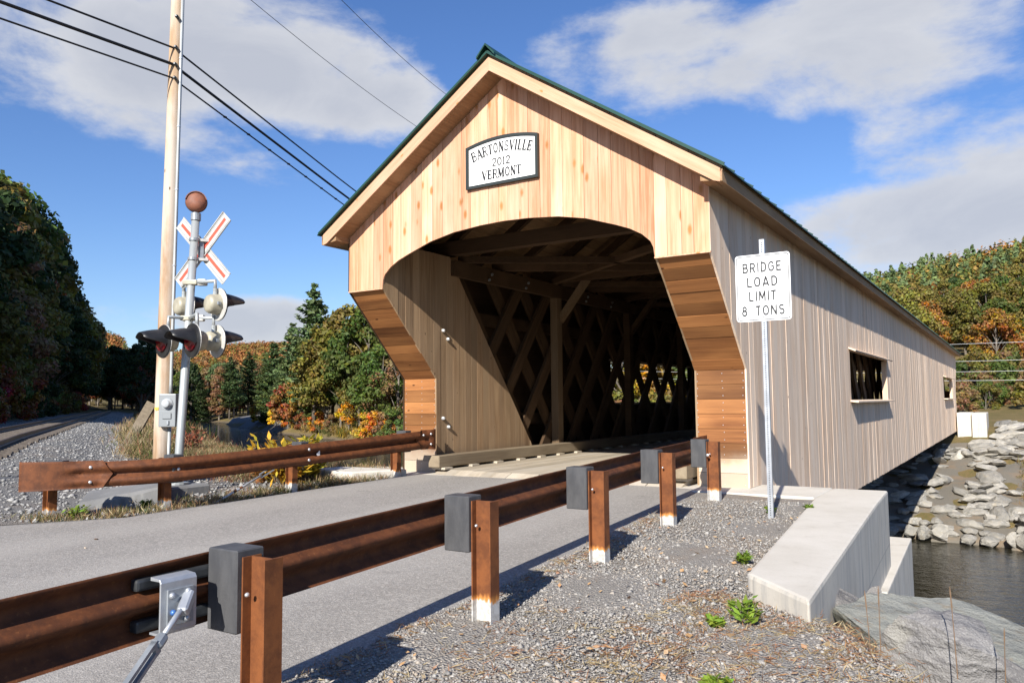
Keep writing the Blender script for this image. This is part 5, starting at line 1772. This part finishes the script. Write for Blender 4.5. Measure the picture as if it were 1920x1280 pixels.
for px, dep, H, col, var in ((612, 138, 20, OLV, DEC), (655, 142, 23, OLV, DEC), (692, 136, 22, GRN, DEC), (730, 140, 23, OLV, DEC), (760, 134, 21, GRN, DEC), (585, 132, 15, GOLD, DEC), (640, 130, 15, GRN, DEC), (675, 128, 13, OLV, DECTHIN),
                             (715, 126, 15, GRN, DEC), (745, 122, 16, BRN, DECTHIN), (705, 122, 12, BRN, DECTHIN), (800, 138, 22, OLV, DEC), (860, 132, 20, GOLD, DEC), (770, 150, 22, GRN, DEC), (625, 155, 22, GRN, DEC), (560, 125, 9, RUS, BUSH*1), (680, 155, 24, OLV, DEC)):
    hb = 3. if var == BUSH else 14.
    where = ('just right of the tallest pine' if px < 660 else 'midway between tallest pine and bridge' if px < 720 else 'close against the bridge portal')
    plant_tree('broadleaf_tree', var, px, dep, H, hb, col, f'{CN[id(col)]} {"front" if dep < 131 else "back" if dep > 145 else "middle"} row riverside tree {where}, about {H:.0f} metres tall', 'tree', G1)
plant_tree('broadleaf_tree', [DEC[4]], 655, 113, 9.5, 14, YEL, 'bright yellow young tree on the far river bank', 'tree', G1)
for px, dep, H, col, l in ((490, 117, 5.5, GOLD, 'golden'), (520, 112, 4.5, YEL, 'yellow'), (545, 110, 3.6, ORG, 'orange'), (570, 108, 3.4, RUS, 'russet'), (600, 106, 3.8, ORG, 'orange'), (625, 104, 3.4, BRN, 'brown'), (690, 100, 4.4, GOLD, 'golden'), (715, 98, 4.6, ORG, 'orange'), (745, 94, 5.4, GRN, 'green'), (735, 96, 4.8, BRN, 'brown'), (500, 113, 3.2, GRN, 'green')):
    plant_tree('shrub', BUSH, px, dep, H, 3, col, f'{l} autumn shrub at the water edge of the far bank', 'shrub', 'shrubs along the far bank')
# more beyond the bridge, seen through its openings
for px, dep, H, col in ((930, 118, 19, OLV), (1010, 110, 18, GOLD), (1090, 104, 17, GRN), (1165, 96, 15, OLV), (1230, 92, 14, GOLD), (1300, 90, 15, GRN)):
    plant_tree('broadleaf_tree', DEC, px, dep, H, 14, col, f'{CN[id(col)]} tree glimpsed through the bridge lattice window', 'tree', 'trees seen through the lattice')
for px, dep in ((1165, 58), (1200, 56), (1235, 54), (1270, 52), (1300, 50), (1185, 52), (1250, 60)):
    plant_tree('shrub', BUSH, px, dep, 5.5, 3, [GRN, GOLD, BRN, OLV][int(rng.integers(4))], 'twiggy bank shrub glimpsed through the bridge lattice window', 'shrub', 'shrubs seen through the lattice')
# --- shaded wood beyond the track, on the left
cols_l = [DGR, GRN, OLV, RUS, DGR, GRN, OLV, DGR, BRN, OLV]
for i in range(96):
    t = 46+188*(i/96)**1.15+rng.uniform(-2, 2)
    row = i % 3
    l = (9.0, 14.5, 21)[row]+rng.uniform(-1.5, 2.2)
    if t < 60 and row == 0: l += 2
    p = TP+TD*t+TL*l
    H = float(np.interp(t, [46, 80, 140], [.53, .66, 1.0]))*(18, 27, 31)[row]*rng.uniform(.82, 1.12)*(1+.0012*(t-46))
    c = cols_l[int(rng.integers(10))]
    tree('broadleaf_tree', DEC[int(rng.integers(6))], (p[0], p[1], tz(p[0], p[1])-.3), H/14, c, f'{CN[id(c)]} tree in the shaded wood left of the railway track', 'tree', 'shaded wood beyond the track')
for i in range(46):
    t = 44+150*(i/46)**1.2; l = 6.0+rng.uniform(-.3, 1.6)
    p = TP+TD*t+TL*l
    c = [DGR, RUS, GRN, RED, BRN, OLV][int(rng.integers(6))]
    tree('shrub', BUSH[int(rng.integers(3))], (p[0], p[1], tz(p[0], p[1])-.2), rng.uniform(.9, 1.7), c, f'{CN[id(c)]} shrub at the foot of the shaded wood by the track', 'shrub', 'undergrowth beyond the track')
for i in range(40):
    t = 205+150*rng.random(); l = rng.uniform(-9, 12)
    p = TP+TD*t+TL*l
    if -sdist(p[None], NEAR)[0] < 2: continue
    c = [DGR, GRN, RUS, OLV][int(rng.integers(4))]
    tree('broadleaf_tree', DEC[int(rng.integers(6))], (p[0], p[1], tz(p[0], p[1])-.3), rng.uniform(.8, 1.3), c, f'{CN[id(c)]} tree where the track disappears into the wood', 'tree', 'trees at the end of the track')
# --- trees between the track and the river upstream
for i in range(30):
    t = 118+160*(i/30); l = -5-rng.uniform(0, 7)
    p = TP+TD*t+TL*l
    if -sdist(p[None], NEAR)[0] < 1.5: continue
    c = [RUS, DGR, DGR, GRN, BRN][int(rng.integers(5))]
    tree('broadleaf_tree', DEC[int(rng.integers(6))], (p[0], p[1], tz(p[0], p[1])-.3), rng.uniform(.5, .95), c, f'{CN[id(c)]} tree between the track and the upstream river bend', 'tree', 'trees by the upstream bend')
for i in range(34):
    px = rng.uniform(325, 505); dep = rng.uniform(275, 360)
    x, y = bear(px, dep)
    c = [DGR, PNG, GRN, DGR, BRN, DGR][int(rng.integers(6))]
    v = PINE[int(rng.integers(3))] if c in (DGR, PNG) and rng.random() < .6 else DEC[int(rng.integers(6))]
    hb = 24 if v in PINE else 14
    tree('valley_tree', v, (x, y, tz(x, y)-.3), rng.uniform(17, 24)/hb, c, f'{CN[id(c)]} tree in the dark wood across the upstream river bend', 'tree', 'dark wood across the bend')
# gravel bar across the bend
gb = sheet('gravel_bar', np.arange(-215, -120, 3.), np.arange(104, 190, 3.), lambda x, y: terrain(x, y)+.25, M_BALL, keep=lambda c: (np.abs(sdist(c[:, :2], FAR)-3.5) < 5.5))
# --- wooded hill behind the bridge: nearest trees one by one
HOR = (.22, .115, .025); CN[id(HOR)] = 'muted orange'
cols_r = [GRN, OLV, GRN, OLV, (.15, .12, .03), BRN, OLV, DGR, HOR]
CN[id(cols_r[4])] = 'yellow green'
for i in range(120):
    px = rng.uniform(1560, 2010); dep = 98+105*(i/120)**1.0+rng.uniform(-4, 4)
    if dep < 105 and px < 1850: px = rng.uniform(1780, 1990)
    x, y = bear(px, dep)
    c = cols_r[int(rng.integers(9))]
    if rng.random() < .06:
        tree('pine_tree', PINE[int(rng.integers(3))], (x, y, tz(x, y)-.3), rng.uniform(11, 15)/24, PNG, 'dark pine among the broadleaf trees on the hillside right of the bridge', 'tree', 'hillside trees right of the bridge')
    else:
        tree('broadleaf_tree', DEC[int(rng.integers(6))], (x, y, tz(x, y)-.3), rng.uniform(8.5, 12.5)/14, c, f'{CN[id(c)]} broadleaf tree on the hillside right of the bridge', 'tree', 'hillside trees right of the bridge')
for i in range(46):
    px = rng.uniform(1790, 1990); dep = rng.uniform(64, 98)
    x, y = bear(px, dep)
    c = [GRN, OLV, BRN, OLV][int(rng.integers(4))]
    tree('shrub', BUSH[int(rng.integers(3))], (x, y, tz(x, y)-.2), rng.uniform(.7, 1.5), c, f'{CN[id(c)]} shrub at the foot of the hillside beyond the far abutment', 'shrub', 'shrubs beyond the far abutment')
# --- distant woods as masses
def woods(name, pts, Hs, cols, kinds, label, per=150, size=.75):
    C, N, S, A = [], [], [], []
    for (x, y, z), H, col, kd in zip(pts, Hs, cols, kinds):
        m = per
        if kd:                                          # conifer
            f = rng.random(m)**.7
            a = rng.uniform(0, 6.28, m); r_ = H*.23*(1-f**1.6)*rng.uniform(.5, 1.05, m)+.15
            c = np.stack([r_*np.cos(a), r_*np.sin(a), H*(.12+.9*f)], 1)
            nn = np.stack([np.cos(a), np.sin(a), np.full(m, .6)], 1)
        else:
            d = rng.normal(size=(m, 3)); d /= np.linalg.norm(d, axis=1, keepdims=True)
            lump = 1+.22*np.sin(d@rng.normal(size=3)*4+rng.uniform(0, 6))+.14*np.sin(d@rng.normal(size=3)*7)
            c = d*lump[:, None]*rng.uniform(.6, 1.0, m)[:, None]**.5*np.array((H*.30, H*.30, H*.40))+np.array((0, 0, H*.58))
            nn = d+np.array((0, 0, .3))
        C.append(c+np.array((x, y, z))); N.append(nn+rng.normal(size=(m, 3))*.5)
        S.append(size*rng.uniform(.6, 1.3, m))
        k = np.array(col)[None]*(rng.uniform(.9, 2.1, m)[:, None])*np.stack([rng.uniform(.85, 1.2, m), np.ones(m), rng.uniform(.8, 1.2, m)], 1)
        A.append(np.concatenate([np.clip(k, 0, .8), np.ones((m, 1))], 1))
    me = quads_mesh(name, np.concatenate(C), np.concatenate(N), np.concatenate(S), M_WOODS, np.concatenate(A), 'leafcol', atype='FLOAT_COLOR')
    o = bpy.data.objects.new(name, me); COL.objects.link(o)
    return tag(o, label, 'forest', kind='stuff')
pal = [GRN, OLV, PNG, GRN, GRN, OLV, (.16, .105, .025), (.15, .12, .03), OLV, PNG]
pts, Hs, cs, ks = [], [], [], []
for i in range(1500):
    px = rng.uniform(1480, 2100); dep = rng.uniform(165, 430)
    x, y = bear(px, dep)
    c = pal[int(rng.integers(10))]
    if math.sin(x*.07+1.3)*math.sin(y*.05) > .62: c = (.24, .12, .025) if rng.random() < .7 else (.17, .125, .03)
    if rng.random() < .012: c = (.22, .04, .03)
    pts.append((x, y)); Hs.append(rng.uniform(9, 13)*(1.08 if c is PNG else 1)); cs.append(c); ks.append(c is PNG)
pts = np.array(pts); pts = np.column_stack([pts, terrain(pts[:, 0], pts[:, 1])-.5])
woods('hill_forest', pts, Hs, cs, ks, 'mixed green and orange forest covering the hill right of the bridge', 150, .55)
pts, Hs, cs, ks = [], [], [], []
pal2 = [(.22, .10, .03), RUS, (.18, .13, .04), OLV, (.24, .11, .035), BRN, GRN, (.20, .08, .03)]
pxs, dps = rng.uniform(120, 560, 2600), rng.uniform(400, 980, 2600)
xy = CAM[:2]+dps[:, None]*(FW[:2]+RT[:2]*((pxs-960)/1471.7)[:, None])
for (x, y), z in zip(xy, terrain(xy[:, 0], xy[:, 1])):
    c = pal2[int(rng.integers(8))]
    if z < 28: c = [DGR, GRN, BRN, PNG][int(rng.integers(4))]
    pts.append((x, y, z-.5)); Hs.append(rng.uniform(9, 13)); cs.append(c); ks.append(c is PNG)
woods('ridge_forest', pts, Hs, cs, ks, 'distant orange autumn forest on the ridge up the valley', 70, 1.0)

# ------------------------------------------------------------------ brush, grass and weeds
def brushmass(name, P, label, hmin, hmax, cols, per=16, size=.035, blade=True, spread=.22, group=None, dz=0., up=1.):
    C, N, S, A, U = [], [], [], [], []
    P = np.array(P, float)
    for (x, y), z in zip(P, terrain(P[:, 0], P[:, 1])+dz):
        H = rng.uniform(hmin, hmax)
        col = np.array(cols[int(rng.integers(len(cols)))])
        m = per
        u = rng.random(m)
        lean = rng.normal(size=2)*.25
        off = rng.normal(size=(m, 2))*spread*(.3+u[:, None])
        C.append(np.stack([x+off[:, 0]+lean[0]*u*H, y+off[:, 1]+lean[1]*u*H, z+u*H], 1))
        N.append(rng.normal(size=(m, 3))*np.array((1, 1, .5)))
        S.append(size*rng.uniform(.6, 1.5, m))
        U.append(np.stack([rng.normal(size=m)*.3, rng.normal(size=m)*.3, np.ones(m)*up*rng.uniform(.3, 1, m)], 1))
        A.append(np.concatenate([np.clip(col*rng.uniform(.6, 1.4, (m, 1)), 0, .8), np.ones((m, 1))], 1))
    me = quads_mesh(name, *map(np.concatenate, (C, N, S)), M_BRUSH, np.concatenate(A), 'leafcol', up=np.concatenate(U) if blade else None, asp=4.5 if blade else 1., atype='FLOAT_COLOR', wid=.30 if blade else .62)
    o = bpy.data.objects.new(name, me); COL.objects.link(o)
    return tag(o, label, 'brush', kind='stuff')
DRY = (.34, .25, .13); STRAW = (.42, .34, .20); REDB = (.30, .12, .07); OL2 = (.16, .15, .05)
def scatter(n, x0, x1, y0, y1, ok):
    out = np.empty((0, 2))
    while len(out) < n:
        q = np.stack([rng.uniform(x0, x1, 4*n), rng.uniform(y0, y1, 4*n)], 1)
        out = np.concatenate([out, q[ok(q)]])
    return out[:n]
def ok_bank(q):
    x, y = q[:, 0], q[:, 1]
    t_, l_ = track_coord(q)
    m = ((l_ < -5.2) | ((l_ < -3.7) & (x < -9.8) & (y > -.6))) & (-sdist(q, NEAR) > .3)
    m &= ~((y < -2.4+np.maximum(0, -x-5.5)*.30) & (x > -14) & ~((y > -3.0) & (x < -6.2)))
    return m & ~((np.abs(x-PB[0]) < .4) & (np.abs(y-PB[1]) < .4))
BC_ = [DRY, STRAW, OL2, DRY, REDB, GRN, (.24, .17, .09)]
Q = scatter(4800, -26, -3.6, -4.5, 15, ok_bank)
qpx = 960+1471.7*((Q-CAM[:2])@RT[:2])/((Q-CAM[:2])@FW[:2])
tall = (qpx < 322) & (Q[:, 0] < -8) | (-sdist(Q, NEAR) < 1.6)
brushmass('brush', Q[tall], 'dry tan brush on the slope to the river and beside the leaning plank', .25, .8, BC_, 46, .020)
brushmass('low_brush', Q[~tall], 'low dry grass and weeds on the level ground behind the left guardrail', .04, .17, BC_, 40, .014)
P = scatter(1500, -95, -20, 4, 62, lambda q: (track_coord(q)[1] < -4.6) & (-sdist(q, NEAR) > .3))
brushmass('brush', P, 'rough brown brush between the track and the river', .2, .5, [DRY, OL2, REDB, BRN, GRN], 26, .09)
P = scatter(2600, -125, -20, 20, 130, lambda q: (sdist(q, FAR) > .2) & (sdist(q, FAR) < 22))
brushmass('bank_grass', P, 'tawny grass and low plants along the far river bank', .5, 1.5, [DRY, OL2, GOLD, (.26, .19, .08), OL2, GRN], 16, .16)
P = []
while len(P) < 2600:
    x, y = rng.uniform(6.4, 17), rng.uniform(31.5, 40.3)
    if x > 6.5+rng.random()*.6: P.append((x, y))
brushmass('mound_grass', P, 'short brown grass on the mound beyond the river', .06, .22, [(.30, .20, .09), (.26, .17, .07), OL2], 14, .05)
P = []
for k in range(900):
    y = rng.uniform(-6.3, -.9); x = np.interp(y, RL[:, 1], RL[:, 0])-abs(rng.normal())*.28
    P.append((x-.03, y))
brushmass('verge_grass', P, 'thin dry grass and weeds along the left road edge', .02, .13, [DRY, OL2, GRN, STRAW, (.30, .16, .08)], 12, .010, spread=.05)
P = []
for k in range(1100):
    y = rng.uniform(-8.4, -5.6); x = rng.uniform(4.3, 5.1+(-5.2-y)*.6)
    if rng.random() < .35: y = rng.uniform(-9.5, -6.5); x = rng.uniform(3.5, 5.8)
    if rng.random() < .15: y = rng.uniform(-8.5, -2); x = np.interp(y, RR[:, 1], RR[:, 0])+abs(rng.normal())*.12
    P.append((x, y))
brushmass('litter_grass', P, 'sparse dry grass litter over the near gravel', .004, .02, [DRY, (.34, .19, .09), STRAW, (.30, .15, .08)], 8, .007, spread=.06, dz=.020, up=.12)
def foliage_plant(name, loc, n, rad, h, size, col, label, cat, group=None, stalk=True):
    r = thing(name, label, cat, loc, group)
    C, N, S, A, U = [], [], [], [], []
    stems = []
    for k in range(n):
        a = rng.uniform(0, 6.28); f = rng.random()**.6
        end = np.array((rad*f*math.cos(a), rad*f*math.sin(a), h*rng.uniform(.4, 1.)))
        if stalk: stems.append(tube([(0, 0, -.01), end*np.array((.5, .5, .6)), end], [.004, .003, .0015], 4, False))
        m = 7
        u = rng.uniform(.35, 1.05, m)
        C.append(np.outer(u, end)+rng.normal(size=(m, 3))*rad*.10)
        N.append(rng.normal(size=(m, 3))*.6+np.array((0, 0, 1)))
        S.append(size*rng.uniform(.7, 1.3, m)); U.append(np.tile(end, (m, 1))+rng.normal(size=(m, 3))*.1*rad)
        A.append(np.concatenate([np.clip(np.array(col)*rng.uniform(.6, 1.5, (m, 1))*np.stack([rng.uniform(.8, 1.3, m), np.ones(m), np.ones(m)], 1), 0, .8), np.ones((m, 1))], 1))
    me = quads_mesh('leaves', *map(np.concatenate, (C, N, S)), M_BRUSH, np.concatenate(A), 'leafcol', up=np.concatenate(U), asp=1.6, atype='FLOAT_COLOR')
    o = bpy.data.objects.new('leaves', me); COL.objects.link(o); o.parent = r
    if stems:
        o2 = bpy.data.objects.new('stems', mkmesh('stems', *join(*stems), M_BARK)); COL.objects.link(o2); o2.parent = r
    return r
LG = (.16, .24, .03)
for (x, y), rad, h, lab in (((4.92, -6.25), .10, .16, 'leafy green weed at the near corner of the concrete wing wall'), ((4.42, -4.62), .06, .10, 'small green weed in the gravel short of the wing wall'), ((4.75, -6.35), .06, .05, 'flat green weed in the gravel before the wing wall end'),
                            ((5.08, -7.35), .08, .05, 'round patch of green weed at the lower middle of the gravel'), ((3.95, -1.95), .06, .07, 'tiny green weed left of the load limit sign post'), ((4.3, -1.6), .05, .06, 'tiny pale weed right of the load limit sign post'),
                            ((-3.45, -5.85), .16, .16, 'green weed clump by the left guardrail end post'), ((-3.38, -4.98), .08, .13, 'green weed in front of the broken concrete slab')):
    foliage_plant('weed', (x, y, tz(x, y)+.02), 22, rad, h, .022, LG, lab, 'weed', 'weeds in the gravel')
for (x, y), rad, h, col, lab in (((-3.75, -2.35), .55, .75, (.46, .30, .03), 'yellow leaved shrub behind the middle of the left guardrail'), ((-3.7, -1.75), .25, .75, (.30, .27, .03), 'yellow green vine shrub beside the left wing wall'),
                                 ((-12.6, 2.0), .6, .55, (.32, .11, .06), 'reddish twiggy shrub on the bank right of the signal mast'), ((-4.3, -2.1), .5, .5, (.34, .17, .05), 'low orange shrub left of the yellow one behind the rail')):
    foliage_plant('shrub', (x, y, tz(x, y)), 90, rad, h, .05, col, lab, 'shrub', 'shrubs behind the left guardrail')
for k, (px, py, dep, H, lab) in enumerate(((1634, 1236, 4.35, .42, 'tall dry seed stalk before the dark angular boulder'), (1652, 1236, 4.4, .46, 'dry seed stalk with reddish head beside the tallest one'), (1795, 1255, 4.3, .50, 'thin bare stalk standing before the large boulder'), (1885, 1270, 4.2, .32, 'straw coloured grass stalk at the lower right edge'))):
    q = on(px, py, dep)
    g_ = q[2]-.05
    r = thing('dry_stalk', lab, 'stalk', (q[0], q[1], g_), 'dry stalks by the boulders')
    le = rng.normal(size=2)*.03
    part('stem', tube([(q[0], q[1], g_), (q[0]+le[0]*.4, q[1]+le[1]*.4, g_+H*.5), (q[0]+le[0], q[1]+le[1], g_+H)], [.0035, .0026, .0015], 5, False), plain('dry_stem', (.17, .105, .06), .8) if k == 0 else MATS['dry_stem'], r)
    part('seed_head', tube([(q[0]+le[0]*(.6+.1*j), q[1]+le[1]*(.6+.1*j), g_+H*(.72+.07*j)) for j in range(5)], [.0015, .0042, .0035, .0042, .001], 6, False), MATS['dry_stem'], r)

# ------------------------------------------------------------------ loose stones and fallen leaves
OCT = np.array([(1, 0, 0), (-1, 0, 0), (0, 1, 0), (0, -1, 0), (0, 0, 1), (0, 0, -1)], float)
OF = np.array([(0, 2, 4), (2, 1, 4), (1, 3, 4), (3, 0, 4), (2, 0, 5), (1, 2, 5), (3, 1, 5), (0, 3, 5)])
def stones(name, X, Y, S, mat, label, zfun, cat):
    n = len(X)
    V = OCT[None]*(1+rng.normal(size=(n, 6, 1))*.28)+rng.normal(size=(n, 6, 3))*.25
    V *= np.stack([rng.uniform(.7, 1.3, n), rng.uniform(.6, 1.1, n), rng.uniform(.4, .75, n)], 1)[:, None]
    a = rng.uniform(0, 6.28, n); ca, sa = np.cos(a), np.sin(a)
    x = V[..., 0]*ca[:, None]-V[..., 1]*sa[:, None]; y = V[..., 0]*sa[:, None]+V[..., 1]*ca[:, None]
    V = np.stack([x, y, V[..., 2]], 2)*S[:, None, None]
    V += np.stack([X, Y, zfun(X, Y)+S*.22], 1)[:, None]
    F = (OF[None]+6*np.arange(n)[:, None, None]).reshape(-1, 3)
    me = bpy.data.meshes.new(name)
    me.vertices.add(6*n); me.vertices.foreach_set('co', V.ravel())
    me.loops.add(len(F)*3); me.loops.foreach_set('vertex_index', F.ravel().astype(np.int32))
    me.polygons.add(len(F)); me.polygons.foreach_set('loop_start', np.arange(0, len(F)*3, 3, dtype=np.int32)); me.polygons.foreach_set('loop_total', np.full(len(F), 3, dtype=np.int32))
    at = me.attributes.new('shade', 'FLOAT', 'FACE'); at.data.foreach_set('value', np.repeat(rng.random(n), 8).astype(np.float32))
    me.materials.append(mat); me.update(calc_edges=True)
    o = bpy.data.objects.new(name, me); COL.objects.link(o)
    return tag(o, label, cat, kind='stuff')
def shoulder_pts(n, ymin):
    X, Y = np.empty(0), np.empty(0)
    while len(X) < n:
        y = -11.2+10.2*rng.random(n)**1.0
        x = 2.75+rng.random(n)*4.0
        dep = (x-CAM[0])*FW[0]+(y-CAM[1])*FW[1]
        ok = (x > np.interp(y, RR[:, 1], RR[:, 0])-.02+rng.normal(size=n)*.05) & (dep > 1.0) & (rng.random(n) < (3.6/np.maximum(dep, 3.6))**.8)
        inner = np.interp(y, [-6.2, -5.27, -.74], [4.9, 4.63, 4.20])
        ok &= (x < inner+np.where(y < -5.2, np.clip(-5.2-y, 0, 9)*.64+rng.random(n)*.12, 0)) & (y < -.66)
        X = np.concatenate([X, x[ok]]); Y = np.concatenate([Y, y[ok]])
    return X[:n], Y[:n]
X, Y = shoulder_pts(75000, 0)
S = np.clip(rng.lognormal(math.log(.0075), .42, len(X)), .004, .028)
stones('loose_gravel', X, Y, S, M_PEB, 'grey and tan loose gravel on the right shoulder', lambda x, y: terrain(x, y)+.014, 'gravel')
n = 42000
t_ = 9+75*rng.random(n)**1.7; l_ = rng.uniform(-6.5, 5.8, n)
X, Y = TP[0]+TD[0]*t_+TL[0]*l_, TP[1]+TD[1]*t_+TL[1]*l_
ok = X < np.interp(Y, RL[:, 1], RL[:, 0])-.05
ok &= ~((l_ < -4) & (Y > -1.5+np.clip(-X-6, 0, 30)*.35))
X, Y = X[ok], Y[ok]
stones('track_ballast', X, Y, np.clip(rng.lognormal(math.log(.024), .35, len(X)), .012, .055), M_BST, 'pale grey crushed stone ballast around the railway track', lambda x, y: np.maximum(ballast_z(x, y)-.0, terrain(x, y)+.01), 'ballast')
n = 420
y = rng.uniform(-9.5, -2, n); x = rng.uniform(3.2, 5.8, n)
ok = x < np.interp(y, [-6.5, -5.2, -1], [5.6, 4.6, 4.2])
x, y = x[ok], y[ok]
C = np.stack([x, y, terrain(x, y)+.035], 1)
me = quads_mesh('fallen_leaves', C, rng.normal(size=C.shape)*.35+np.array((0, 0, 1)), rng.uniform(.012, .030, len(C)), M_LEAFL)
at = me.attributes.new('shade', 'FLOAT', 'FACE'); at.data.foreach_set('value', rng.random(len(C)).astype(np.float32))
o = bpy.data.objects.new('fallen_leaves', me); COL.objects.link(o); tag(o, 'scattered brown and orange fallen leaves on the gravel', 'leaves', kind='stuff')
# small litter lying on the road
for (px, py), sc_, col, lab in (((180, 1007), .035, (.12, .07, .04), 'brown fallen leaf on the asphalt left of centre'), ((160, 1022), .02, (.5, .4, .3), 'tiny tan pebble on the asphalt near the brown leaf')):
    d = FW+RT*(px-960)/1471.7+UP*(640-py)/1471.7
    k = (-.09-CAM[2])/d[2]; q = CAM+d*k
    q[2] = .0218*q[1]+.04
    V, F = rock_vf(int(px), 1, 4)
    tag(part('road_leaf' if sc_ > .03 else 'pebble', (np.array(V)*np.array((sc_, sc_*.6, .008))+q, F), plain('litter_%d' % px, col, .8)), lab, 'leaf' if sc_ > .03 else 'pebble')
